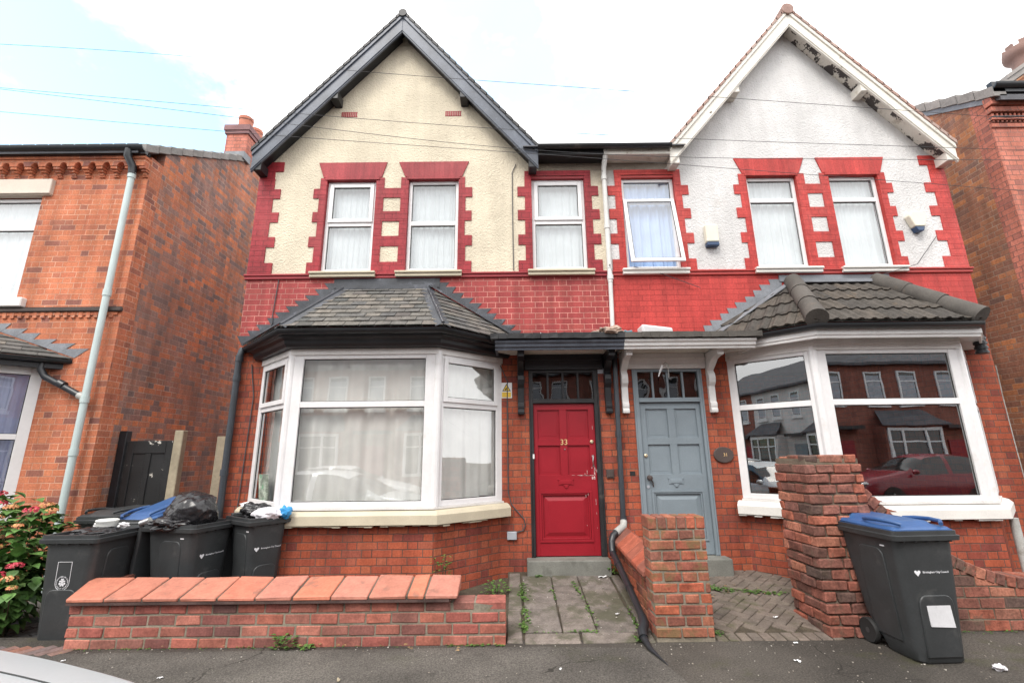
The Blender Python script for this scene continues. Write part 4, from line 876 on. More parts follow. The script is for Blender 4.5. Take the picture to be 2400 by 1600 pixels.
# corbelled eaves
b = MB(); pts = [(-12.4, 6.15), (-12.4, 6.03)]; x = -12.3
while x < -5.9:
    pts += [(x, 6.03)] + [(x+.055-.055*cos(a), 6.03+.07*sin(a)) for a in [pi*i/5 for i in range(1, 5)]] + [(x+.11, 6.03)]; x += .222
pts += [(-5.66, 6.03), (-5.66, 6.15)]
b.prism([(q[0], 6.29, q[1]) for q in pts], (0, .11, 0)); x = -12.3
while x < -5.8:
    b.box(x+.115, x+.217, 6.30, 6.40, 5.99, 6.029); b.box(x+.125, x+.207, 6.33, 6.40, 5.955, 5.989); b.box(x+.14, x+.19, 6.36, 6.40, 5.91, 5.954); b.box(x+.12, x+.21, 6.375, 6.40, 5.885, 5.909); x += .222
b.box(-12.4, -5.655, 6.27, 6.40, 6.1505, 6.20); b.build('corbelled_eaves', M['lhouse'], LH, bevel=.005)
b = MB(); gutter(b, [(-12.4, 6.21), (-5.63, 6.21)], 6.30, .07); b.box(-12.4, -5.63, 6.23, 6.28, 6.2, 6.3)
b.build('eaves_gutter', M['pipeg'], LH, smooth=50)
b = MB(); x = -12.3
while x < -5.75: b.box(x, x+.19, 6.17, 6.32, 6.315, 6.345); x += .2
b.build('eaves_tiles', M['roofdk'], LH, bevel=.012)
b = MB(); b.box(-8.95, -7.085, 6.34, 6.46, 5.60, 5.85); b.box(-8.95, -7.085, 6.36, 6.46, 5.585, 5.60); b.build('stone_lintel', plain('pale_stone_paint', (.62, .55, .47), .7, .06), LH, bevel=.012)
b = MB(); b.box(-8.9, -7.075, 6.32, 6.46, 3.775, 3.915); b.build('window_sill', M['upvcd'], LH, bevel=.012)
flat_window(LH, -8.73, -7.25, 3.95, 5.57, 5.07, y=6.46, sash=(False, False))
b = MB(); b.box(-12.4, -5.64, 6.352, 6.41, 3.70, 3.755); b.box(-12.4, -5.645, 6.37, 6.41, 3.755, 3.775); b.build('string_course', plain('sooty_string_course', (.07, .055, .05), .8, .25), LH, bevel=.01)
b = MB(); x = -12.3
while x < -5.8: b.box(x, x+.055, 6.376, 6.41, 3.61, 3.695); b.box(x+.055, x+.11, 6.382, 6.41, 3.65, 3.695); x += .11
b.build('dentil_course', M['lhouse'], LH)
bay_window(LH, lb, 1.0, 2.88, 1.93, 'glass', [(.1, .1), (.15, .15), (.10, .12)], [(False, False)]*3)
b = MB(); b.sweep([(-9.8, 6.4), (-9.04, 5.7), (-7.29, 5.7), (-6.53, 6.4)], [(.08, .86), (.08, .99), (-.2, .99), (-.2, .86)]); b.build('bay_sill', M['upvcd'], LH)
e = bay_roof_simple(LH, -9.75, -6.58, 2.99, 3.46, 'slate')
b = MB(); b.sweep([(p[0], p[1]) for p in e], [(-.2, 2.86), (-.08, 2.86), (-.08, 2.95), (-.2, 2.95)]); b.build('bay_fascia', M['black'], LH)
b = MB(); gutter(b, offset_path(e, -.03), 2.985, .055); b.build('bay_gutter', M['pipeg'], LH, smooth=50)
b = MB(); b.tube([(-5.83, 6.3, 5.92), (-5.83, 6.3, .0)], .044, 14)
for z in (5.86, 3.95, 2.42, 1.72): b.tube([(-5.83, 6.3, z-.045), (-5.83, 6.3, z+.045)], .053, 14)
p = b.build('downpipe', M['pipem'], LH, smooth=50, label='pale mint downpipe')
b2_ = MB(); b2_.tube([(-5.87, 6.21, 6.27), (-5.87, 6.21, 6.14), (-5.84, 6.29, 6.02), (-5.83, 6.3, 5.88)], .055, 12); b2_.build('swan_neck', M['pipeg'], p, smooth=50)
b = MB(); b.tube([(-6.50, 6.27, 2.95), (-6.50, 6.27, 2.84), (-6.44, 6.29, 2.74), (-5.90, 6.30, 2.47)], .042, 12); b.tube([(-6.22, 6.29, 2.65), (-6.14, 6.29, 2.61)], .052, 12); b.build('black_branch', M['pipeg'], p, smooth=50)
b = MB(); b.tube([(-5.92, 6.3, 2.48), (-5.84, 6.3, 2.44)], .05, 12); b.build('branch_socket', M['pipegr'], p, smooth=50)
wavy('net_curtain', [(-8.72, 6.56), (-7.26, 6.56)], 3.98, 5.55, M['net'], .02, .13, 21, 'white net behind the upstairs window of the orange house', 'curtain', 'upstairs nets')
wavy('lilac_curtain', [(-7.30, 5.88), (-6.75, 6.40)], 1.05, 2.82, M['pcurtain'], .03, .12, 22, 'lilac curtain in the bay of the orange house', 'curtain')
RH = thing('neighbour_house', 'dark brown brick house end wall at the right edge', 'house', (9.5, 6.4, 0))
b = MB(); wall_panel(b, 7.72, 14, -.3, 7.25, []); b.build('front_wall', M['rfront'], RH)
rz_ = lambda y: 7.06+(y-6.32)*.60
b = MB(); b.prism([(7.72, 6.652, -.3), (7.72, 11.5, -.3), (7.72, 11.5, 8.2), (7.72, 9.6, rz_(9.6)), (7.72, 6.652, rz_(6.652))], (.25, 0, 0)); b.build('side_wall', M['rside'], RH)
b = MB(); b.prism([(7.76, 6.2, rz_(6.2)+.1), (7.76, 9.6, rz_(9.6)+.1), (7.76, 12, 7.7), (7.76, 12, 7.6), (7.76, 9.6, rz_(9.6)), (7.76, 6.2, rz_(6.2))], (6.2, 0, 0)); b.build('roof', M['roofdk'], RH)
b = MB()
for k in range(10):
    y0, y1 = 6.2+k*.27, 6.2+(k+1)*.27+.02
    b.prism([(7.675, y0, rz_(y0)+.07), (7.675, y1, rz_(y1)+.05), (7.675, y1, rz_(y1)+.21), (7.675, y0, rz_(y0)+.25)], (.2, 0, 0))
b.build('verge_tiles', M['verge'], RH, bevel=.006)
b = MB(); b.prism([(7.70, 6.3, rz_(6.3)-.04), (7.70, 9.4, rz_(9.4)-.04), (7.70, 9.4, rz_(9.4)+.06), (7.70, 6.3, rz_(6.3)+.06)], (.04, 0, 0)); b.build('lead_strip', M['lead'], RH)
b = MB(); b.box(7.712, 14, 6.375, 6.41, 6.62, 6.70); b.box(7.705, 14, 6.34, 6.41, 6.74, 6.78); b.box(7.70, 14, 6.31, 6.41, 6.87, 6.96); b.box(7.69, 14, 6.28, 6.41, 6.98, 7.14); x = 7.72
while x < 10: b.box(x, x+.035, 6.36, 6.41, 6.705, 6.738); b.box(x, x+.035, 6.345, 6.41, 6.80, 6.86); x += .07
b.build('moulded_cornice', M['rfront'], RH, bevel=.006)
b = MB(); b.box(7.71, 14, 6.33, 6.41, 6.782, 6.798); b.build('sooty_moulding', M['pipeb'], RH)
b = MB(); gutter(b, [(7.68, 6.20), (14, 6.20)], 7.27, .075); b.box(7.68, 14, 6.2, 6.28, 7.14, 7.33); b.build('eaves_gutter', M['pipeg'], RH, smooth=50)
b = MB(); b.prism([(7.9, 6.45, 7.2), (9.7, 6.45, 7.2), (9.7, 6.45, 8.42)], (0, .25, 0)); g_ = b.build('gable_wall', M['rside'], RH)
b = MB(); d = Vector((1.8, 0, 1.22)); 
b.prism([(7.86, 6.38, 7.22), (9.75, 6.38, 8.50), (9.75, 6.38, 8.60), (7.86, 6.38, 7.32)], (0, .36, 0)); b.prism([(8.18, 6.36, 7.54), (9.75, 6.36, 8.60), (9.75, 6.36, 8.66), (8.18, 6.36, 7.61)], (0, .4, 0)); b.build('coping', M['verge'], g_)
b = MB(); b.box(10.6, 11.6, 8.0, 8.6, 7.5, 9.15); c_ = b.build('chimney', M['rside'], RH)
b = MB(); b.lathe([(.26, 9.1), (.235, 9.5), (.23, 9.72), (.27, 9.80), (.33, 9.86), (.34, 9.95), (.33, 10.02), (.24, 10.02), (.2, 9.5)], (11.12, 8.25, 0), 20)
for k in range(8): a = k*pi/4; b.prism([(11.12+.31*cos(a+q), 8.25+.31*sin(a+q), 10.0) for q in (-.22, .22)]+[(11.12+.25*cos(a+q), 8.25+.25*sin(a+q), 10.0) for q in (.22, -.22)], (0, 0, .12))
b.build('crown_pot', plain('weathered_terracotta', (.25, .155, .13), .85, .15), c_, smooth=40)
# ------------------------------------------------------------------ ground
def asph(base=(.066, .058, .050), moss=.55):
    m, nt, p = newmat('worn_asphalt'); co = objco(nt)
    c = scalec(nt, base, mr(nt, noi(nt, co, .9, 7), .3, .7, .65, 1.35))
    c = scalec(nt, c, mr(nt, noi(nt, co, 75, 4, .75), .3, .7, .45, 1.6))
    vo = N(nt, 'ShaderNodeTexVoronoi'); vo.inputs['Scale'].default_value = 55; L(nt, co, vo.inputs['Vector'])
    sp = mth(nt, 'MULTIPLY', mr(nt, vo.outputs['Distance'], .12, .16, 1, 0), mr(nt, noi(nt, co, 17, 2), .52, .56, 0, 1))
    c = mixc(nt, mth(nt, 'MULTIPLY', sp, .6), c, (.30, .27, .24))
    mo = mr(nt, noi(nt, co, 1.3, 8, .7), .54, .68, 0, moss); c = mixc(nt, mo, c, (.055, .058, .022))
    L(nt, c, p.inputs['Base Color']); p.inputs['Roughness'].default_value = .85; p.inputs['Specular IOR Level'].default_value = .3
    v2 = N(nt, 'ShaderNodeTexVoronoi'); v2.feature = 'DISTANCE_TO_EDGE'; v2.inputs['Scale'].default_value = .75
    wv = N(nt, 'ShaderNodeVectorMath'); wv.operation = 'ADD'; L(nt, co, wv.inputs[0]); wn_ = N(nt, 'ShaderNodeTexNoise'); wn_.inputs['Scale'].default_value = 2.2; wn_.inputs['Detail'].default_value = 6; L(nt, co, wn_.inputs[0])
    sc_ = N(nt, 'ShaderNodeVectorMath'); sc_.operation = 'SCALE'; sc_.inputs['Scale'].default_value = .5; L(nt, wn_.outputs['Color'], sc_.inputs[0]); L(nt, sc_.outputs[0], wv.inputs[1]); L(nt, wv.outputs[0], v2.inputs['Vector'])
    ck = mth(nt, 'MULTIPLY', mr(nt, v2.outputs['Distance'], .002, .007, 1, 0), mr(nt, noi(nt, co, .7, 3), .5, .56, 0, .8)); c = mixc(nt, ck, c, (.018, .016, .013))
    v3 = N(nt, 'ShaderNodeTexVoronoi'); v3.inputs['Scale'].default_value = 3.1; L(nt, co, v3.inputs['Vector']); c = mixc(nt, mr(nt, v3.outputs['Distance'], .07, .09, .5, 0), c, (.035, .032, .028))
    L(nt, c, p.inputs['Base Color'])
    bump(nt, p, mth(nt, 'ADD', noi(nt, co, 150, 2), mth(nt, 'MULTIPLY', vo.outputs['Distance'], .8)), .7, .006); return m
M['asphalt'] = asph(); M['asphalt2'] = asph((.088, .080, .071), .25)
M['mortarb'] = plain('brown_mortar', (.15, .12, .09), .95, .25, stain=(5, .55, (.10, .095, .05), .6), bmp=(60, .7, .006)); M['soot_shade'] = plain('painted_coping_shade', (.075, .045, .04), .8, .4, vs=4)  # the near-black clay tone is the coping overhang's shadow put into colour
M['soil'] = plain('dark_soil', (.075, .060, .042), .95, .35, vs=5, fine=90, stain=(4, .55, (.07, .08, .03), .6), bmp=(50, .9, .02))
M['slab'] = island('grey_pink_path_slab', [(.16, .135, .12), (.19, .16, .14), (.145, .125, .11), (.175, .15, .135)], .9, .22, fine=70, stain=(2.2, .47, (.075, .075, .045), .75), bmp=(140, .6, .004))
M['paver'] = island('brown_grey_paver', [(.15, .12, .10), (.175, .14, .118), (.135, .112, .095), (.165, .135, .11)], .9, .2, fine=90, stain=(3, .52, (.085, .085, .045), .65), bmp=(120, .6, .003))
M['paverb'] = island('blue_grey_paver', [(.10, .10, .105), (.13, .125, .125), (.115, .11, .11), (.09, .09, .095)], .9, .2, stain=(3, .5, (.12, .10, .055), .7))
M['paverr'] = island('dull_red_paver', [(.20, .105, .085), (.14, .115, .115), (.26, .12, .085), (.16, .12, .11)], .9, .2, stain=(5, .55, (.09, .07, .05), .6))
b = MB(); b.box(-120, 120, -2.3-200, 300, -.6, -.30); struct(b.build('ground', M['soil']))
b = MB(); b.box(-60, 60, -5.2, 2.45, -.29, -.12); struct(b.build('road', M['asphalt']))
b = MB(); b.box(-60, 60, 2.6, 4.9, -.28, .0); struct(b.build('pavement', M['asphalt']))
b = MB(); b.prism([(-9, 2.6, -.05), (1.52, 2.6, -.05), (1.22, 4.05, -.05), (1.10, 4.50, -.05), (.2, 4.55, -.05), (-4.2, 4.50, -.05), (-9, 4.4, -.05)], (0, 0, .0535)); struct(b.build('pavement_patch', M['asphalt2']))
b = MB(); b.box(-60, 60, 2.452, 2.598, -.28, .004); struct(b.build('kerb', M['concrete'], bevel=.015))
b = MB(); b.box(-60, 60, -5.35, -5.21, -.28, .0); struct(b.build('far_kerb', M['concrete'], bevel=.015))
b = MB(); b.box(-60, 60, -9.5, -5.36, -.28, -.004); struct(b.build('far_pavement', M['asphalt']))
b = MB(); b.hexa([(-3.96, 4.83, -.2), (-.08, 4.83, -.2), (-.08, 6.42, -.2), (-3.96, 6.42, -.2), (-3.96, 4.83, -.04), (-.08, 4.83, .03), (-.08, 6.42, .12), (-3.96, 6.42, -.02)]); struct(b.build('garden_soil', M['soil']))
b = MB(); b.box(-5.9, -3.9, 5.58, 12, -.2, -.03); struct(b.build('alley_path', M['concrete']))
b = MB(); b.hexa([(3.3, 4.9, -.2), (9, 4.9, -.2), (9, 12, -.2), (3.3, 12, -.2), (3.3, 4.9, .03), (9, 4.9, .03), (9, 12, .05), (3.3, 12, .05)]); struct(b.build('yard', M['soil']))
b = MB(); b.box(-14, -4.0, 4.9, 6.5, -.25, -.10); struct(b.build('drive_bed', M['soil']))
# slabbed path to the red door
pz = lambda y: .018+(y-4.65)*.108
b = MB(); b.hexa([(-.08, 4.6, -.2), (1.30, 4.6, -.2), (1.30, 6.42, -.2), (-.08, 6.42, -.2), (-.08, 4.6, -.012), (1.30, 4.6, -.012), (1.30, 6.42, pz(6.42)-.02), (-.08, 6.42, pz(6.42)-.02)]); struct(b.build('path_bed', M['soil']))
b = MB()
def slab(x0, x1, y0, y1, g=.008):
    r = lambda: random.uniform(-.006, .006); t = random.uniform(-.004, .004)
    c = [(x0+g+r(), y0+g+r()), (x1-g+r(), y0+g+r()), (x1-g+r(), y1-g+r()), (x0+g+r(), y1-g+r())]
    b.hexa([(x, y, -.1) for x, y in c]+[(x, y, pz(y)+t+random.uniform(-.002, .002)) for x, y in c])
cols = [.088, .445, .765, 1.16]
for i in range(3):
    ys = [4.80, [5.29, 5.37, 5.34][i], [5.83, 5.90, 5.80][i], 6.21]
    for k in range(3): slab(cols[i], cols[i+1], ys[k], ys[k+1])
slab(-.075, .075, 4.62, 5.3); slab(-.075, .08, 5.3, 6.3); slab(.08, .60, 4.60, 4.79); slab(.60, 1.10, 4.60, 4.79); slab(1.11, 1.26, 4.60, 4.78); slab(1.17, 1.28, 4.8, 6.2)
struct(b.build('path', M['slab'], bevel=.008))
# herringbone path to the grey door
b = MB(); hz = lambda y: .012+(y-4.65)*.095
W_, L_ = .1, .2; ang = R(45); ca, sa = cos(ang), sin(ang)
for i in range(-22, 30):
    for j in range(-14, 14):
        for (dx, dy, w, h) in ((i*W_+j*2*W_*1.0, i*W_-j*2*W_, 0, 0),): pass
def paver(mb, x, y, a, l=.2, w=.1, zf=hz, g=.004):
    c, s = cos(a), sin(a); t = random.uniform(-.002, .002)
    P = [(x+(u*c-v*s), y+(u*s+v*c)) for u, v in ((g, g), (l-g, g), (l-g, w-g), (g, w-g))]
    mb.hexa([(p[0], p[1], -.08) for p in P]+[(p[0], p[1], zf(p[1])+t) for p in P])
for i in range(-40, 40):
    for j in range(-40, 40):
        u, v = (i+j*2)*W_*1.0, (i-0)*W_ + 0.0
        # herringbone lattice: steps (w,w) and (2w,-2w)
        u, v = i*W_+j*2*W_, i*W_-j*2*W_
        for (a0, du, dv, horiz) in ((0, 0, 0, True), (0, 0, W_, False)):
            uu, vv = u+du, v+dv
            x = 2.35+(uu*ca-vv*sa); y = 5.4+(uu*sa+vv*ca)
            if 1.45 < x < 3.75 and 4.76 < y < 6.35:
                if horiz: paver(b, x, y, ang)
                else: paver(b, x-W_*0*sa, y, ang+pi/2, .2, .1) if False else paver(b, x+W_*ca*1.0, y+W_*sa*1.0, ang+pi/2)
x = 1.80
while x < 2.92: paver(b, x+.105, 4.625, pi/2, .145, .1); x += .103
struct(b.build('herringbone_path', M['paver'], bevel=.006))
b = MB(); b.hexa([(1.5, 4.62, -.2), (2.95, 4.62, -.2), (2.95, 6.42, -.2), (1.5, 6.42, -.2), (1.5, 4.62, -.004), (2.95, 4.62, -.004), (2.95, 6.42, hz(6.42)-.014), (1.5, 6.42, hz(6.42)-.014)]); struct(b.build('herringbone_bed', M['soil']))
# block drive left
b = MB(); zf = lambda y: -.085
for i in range(-30, 30):
    for j in range(-16, 16):
        uu, vv = i*.205+(.1 if j % 2 else 0), j*.105; a = R(62); x, y = -5.4+uu*cos(a)-vv*sin(a), 5.6+uu*sin(a)+vv*cos(a)
        if -7.2 < x < -4.0 and 4.72 < y < 6.3: paver(b, x, y, a, .2, .1, zf=lambda y: -.075)
struct(b.build('block_drive', M['paverb'], bevel=.006))
b = MB(); x = -6.8
while x < -4.02: paver(b, x+.1, 4.44, R(64), .24, .105, zf=lambda y: .006); x += .115
struct(b.build('brick_edging', M['paverr'], bevel=.008))
# ------------------------------------------------------------------ garden walls
def bond_course(mb, x0, x1, y0, y1, z0, z1, first, g=.0075, j=.0035, L_=.24):
    x = x0; f = first
    while x < x1-.02:
        e = min(x1, x+f)
        if x1-e < .05: e = x1
        mb.jbox(x+g, e-g, y0+random.uniform(-.003, .002), y1, z0+g, z1-g, j); x = e; f = L_*random.uniform(.94, 1.05)
GW = thing('garden_wall', 'low red brick front garden wall with salmon coping stones', 'wall', (-2, 4.7, 0))
b = MB(); c0 = .0925
for k in range(4): bond_course(b, -4.0+random.uniform(-.01, .01), -.57 if k == 3 else -.075, 4.60, 4.83, -.01+k*c0, -.01+(k+1)*c0, (.235, .12, .235, .12)[k])
bond_course(b, -.56, -.075, 4.605, 4.83, .275, .352, .20)
b.build('brickwork', M['wbrick'], GW, bevel=.006)
b = MB(); b.box(-3.985, -.58, 4.6065, 4.82, -.05, .362); b.box(-.579, -.085, 4.6065, 4.82, -.05, .34); b.build('mortar_joints', M['mortar'], GW)
b = MB(); x = -4.01; ws = [.338]*9+[.165, .30]
for w in ws:
    r = lambda: random.uniform(-.006, .006)
    xa, xb = x+.009, x+w-.009
    lx = -.10 if x < -4.0 else 0
    b.hexa([(xa+r(), 4.548+r(), .385), (xb+r(), 4.548+r(), .385), (xb+r(), 4.90, .385), (xa+lx+r(), 4.90, .385), (xa+r(), 4.545+r(), .418+r()), (xb+r(), 4.545+r(), .418+r()), (xb+r(), 4.905, .508+r()), (xa+lx+r(), 4.905, .508+r())]); x += w
b.build('coping_stones', M['coping'], GW, bevel=.007)
b = MB(); b.hexa([(-4.0, 4.56, .365), (-.59, 4.56, .365), (-.59, 4.89, .365), (-4.08, 4.89, .365), (-4.0, 4.56, .408), (-.59, 4.56, .408), (-.59, 4.89, .492), (-4.08, 4.89, .492)]); b.build('coping_mortar', M['mortard'], GW); b = MB(); b.box(-4.0, -.585, 4.549, 4.6, .362, .3845); b.build('painted_shadow_strip', M['soot_shade'], GW)  # last box: dark strip painted in as the shadow band under the coping
b = MB()
for k in range(4):
    y = 4.84
    while y < 6.3: b.jbox(-4.16, -3.98, y+.006, min(y+.235, 6.32), -.03+k*c0+.006, -.03+(k+1)*c0-.006, .003); y += .24 if (k % 2 or y > 4.9) else .12
b.build('return_brickwork', M['wbrick'], GW, bevel=.006)
b = MB(); y = 4.93
while y < 6.3:
    s_ = -(y-4.93)*.10; b.hexa([(-4.24+s_, y, .37), (-3.93+s_, y, .37), (-3.95+s_, y+.31, .37), (-4.27+s_, y+.31, .37), (-4.24+s_, y, .40), (-3.93+s_, y, .47), (-3.95+s_, y+.31, .47), (-4.27+s_, y+.31, .40)]); y += .33
b.build('return_coping', M['coping2'], GW, bevel=.007)
def pier(mb, x0, x1, y0, y1, z0, ch, n, taper=0, j=.005, j0=0):
    t = .11
    for k in range(n):
        a, c = z0+k*ch, z0+(k+1)*ch; X0, X1, Y0, Y1 = x0-random.uniform(0, j0), x1+random.uniform(0, j0), y0-random.uniform(0, j0), y1
        f = [.235, .12][k % 2]
        if k % 2 == 0:
            bond_course(mb, X0, X1, Y0, Y0+t, a, c, .235, j=j)
            for (xa, xb) in ((X0, X0+t), (X1-t, X1)):
                y = Y0+t
                while y < Y1-.03: e = min(Y1, y+.235); mb.jbox(xa+.002, xb-.002, y+.006, e-.006, a+.006, c-.006, j); y = e
        else:
            bond_course(mb, X0+t, X1-t, Y0, Y0+t, a, c, (X1-X0-2*t)*.5 if X1-X0 < .4 else .17, j=j)
            for (xa, xb) in ((X0, X0+t), (X1-t, X1)):
                y = Y0
                while y < Y1-.03: e = min(Y1, y+.235); mb.jbox(xa+.004, xb-.004, y+.006, e-.006, a+.006, c-.006, j); y = e
DW = thing('dividing_wall', 'square mossy brick pier with low coped wall between the two front paths', 'wall', (1.5, 4.75, 0))
b = MB(); pier(b, 1.255, 1.785, 4.62, 4.86, .03, .0905, 10, j=.0035, j0=.004)
x = 1.25
for k in range(6): b.jbox(x+.006, x+.083, 4.615, 4.865, .94, 1.045, .003); x += .0905
b.build('pier_brickwork', M['gbrick'], DW, bevel=.007)
b = MB(); b.box(1.2625, 1.7775, 4.6275, 4.853, -.05, 1.03); b.build('pier_mortar', M['mortar'], DW)
b = MB()
for k in range(5):
    y = 4.87
    while y < 6.36: b.jbox(1.31, 1.54, y+.006, min(y+.235, 6.38), .03+k*.09, .03+(k+1)*.09-.01, .003); y += .24 if (k % 2 or y > 4.9) else .12
b.build('low_brickwork', M['gbrick'], DW, bevel=.006)
b = MB(); b.box(1.322, 1.528, 4.86, 6.38, -.05, .475); b.build('low_mortar', M['mortar'], DW)
b = MB(); y = 4.872
while y < 6.33:
    dz = (y-4.9)*.055; e_ = min(y+.225, 6.39)
    b.prism([(1.235, y, .475+dz), (1.235, y, .515+dz), (1.415, y, .655+dz), (1.60, y, .515+dz), (1.60, y, .475+dz)], (0, e_-y-.012, .01)); y += .225
b.build('coping_stones', M['coping2'], DW, bevel=.006)
PW = thing('front_wall', 'tall rough brick gate pier with front wall sweeping down to the right', 'wall', (3.1, 4.9, 0))
b = MB(); pier(b, 2.835, 3.385, 4.67, 5.22, .0, .0945, 16, j=.008, j0=.014)
bond_course(b, 2.845, 3.36, 4.68, 4.79, 1.515, 1.60, .14, j=.006); bond_course(b, 2.845, 3.36, 4.80, 5.0, 1.515, 1.60, .2, j=.006); bond_course(b, 2.87, 3.36, 5.0, 5.2, 1.515, 1.59, .2, j=.006)
b.build('pier_brickwork', M['pbrick'], PW, bevel=.009)
b = MB(); b.box(2.851, 3.369, 4.686, 5.205, -.05, 1.56); b.build('pier_mortar', M['mortarb'], PW)
sw = lambda x: 1.36-(x-3.4)*1.14 if x < 3.75 else (.962-.86*(x-3.75)+.36*(x-3.75)**2 if x < 4.75 else max(.40, .462-.05*(x-4.75)))
b = MB(); k = 0
while k*.0945 < 1.4:
    x = 3.39-(.12 if k % 2 else 0); z0_ = .0+k*.0945
    while x < 6.9:
        xa, xb = max(x, 3.39), x+.24; lim = lambda q: sw(q)-.11
        if lim(xb) > z0_+.09: b.jbox(xa+.006, xb-.006, 4.80, 5.02, z0_+.006, z0_+.0885, .005)
        elif lim(xa) > z0_+.03: b.hexa([(xa+.006, 4.80, z0_+.006), (xb-.006, 4.80, z0_+.006), (xb-.006, 5.02, z0_+.006), (xa+.006, 5.02, z0_+.006), (xa+.006, 4.80, min(z0_+.0885, lim(xa))), (xb-.006, 4.80, max(z0_+.012, min(z0_+.0885, lim(xb)))), (xb-.006, 5.02, max(z0_+.012, min(z0_+.0885, lim(xb)))), (xa+.006, 5.02, min(z0_+.0885, lim(xa)))])
        x += .24
    k += 1
b.build('wall_brickwork', M['pbrick'], PW, bevel=.008)
b = MB(); n = 40
for i in range(n):
    xa, xb = 3.38+(6.9-3.38)*i/n, 3.38+(6.9-3.38)*(i+1)/n; b.hexa([(xa, 4.806, -.05), (xb, 4.806, -.05), (xb, 5.01, -.05), (xa, 5.01, -.05), (xa, 4.806, sw(xa)-.05), (xb, 4.806, sw(xb)-.05), (xb, 5.01, sw(xb)-.05), (xa, 5.01, sw(xa)-.05)])
b.build('wall_mortar', M['mortarb'], PW)
b = MB(); x = 3.42; 
while x < 6.9:
    s_ = (sw(x+.02)-sw(x-.02))/.04; t_ = Vector((1, 0, s_)).normalized(); up_ = Vector((-t_.z, 0, t_.x)); o_ = Vector((x, 0, sw(x)))
    c = [o_+t_*u-up_*v for u, v in ((.004, .105), (.082, .105), (.082, 0), (.004, 0))]; r = lambda: random.uniform(-.005, .005)
    b.hexa([(c[0].x+r(), 4.79+r(), c[0].z+r()), (c[1].x+r(), 4.79+r(), c[1].z+r()), (c[1].x, 5.03, c[1].z), (c[0].x, 5.03, c[0].z), (c[3].x+r(), 4.79+r(), c[3].z+r()), (c[2].x+r(), 4.79+r(), c[2].z+r()), (c[2].x, 5.03, c[2].z), (c[3].x, 5.03, c[3].z)])
    x += .092*t_.x
b.build('brick_on_edge_capping', M['pbrick'], PW, bevel=.009)
# ------------------------------------------------------------------ alley gate and posts
G = thing('alley_gate', 'black peeling panelled door used as a gate in the left alley', 'gate', (-5.24, 6.8, 0))
b = MB(); b.box(-5.53, -4.87, 6.80, 6.83, -.02, 1.88); b.box(-5.53, -5.43, 6.785, 6.80, -.02, 1.88); b.box(-4.97, -4.87, 6.785, 6.80, -.02, 1.88); b.box(-5.25, -5.17, 6.785, 6.80, .95, 1.70)
for z0, z1 in ((1.70, 1.88), (.80, .95), (-.02, .2)): b.box(-5.43, -4.97, 6.784, 6.80, z0, z1)
b.build('panelled_leaf', M['gate'], G, bevel=.006)
b = MB(); b.box(-5.655, -5.545, 6.76, 6.86, -.05, 2.02); b.build('hanging_post', M['black'], G, bevel=.008)
b = MB(); b.box(-4.86, -4.735, 6.76, 6.86, -.05, 2.02); tag(b.build('gate_post', M['wood'], None, bevel=.008), 'pale weathered wooden post on the right of the black gate', 'post')
b = MB(); b.box(-4.25, -4.13, 6.78, 6.80, -.05, 1.93); b.box(-4.125, -4.0, 6.785, 6.805, -.05, 1.95); b.box(-3.995, -3.91, 6.78, 6.80, -.05, 1.94); tag(b.build('fence_boards', M['wood'], None, bevel=.004), 'narrow weathered wooden fence boards beside the corner drainpipe', 'fence')
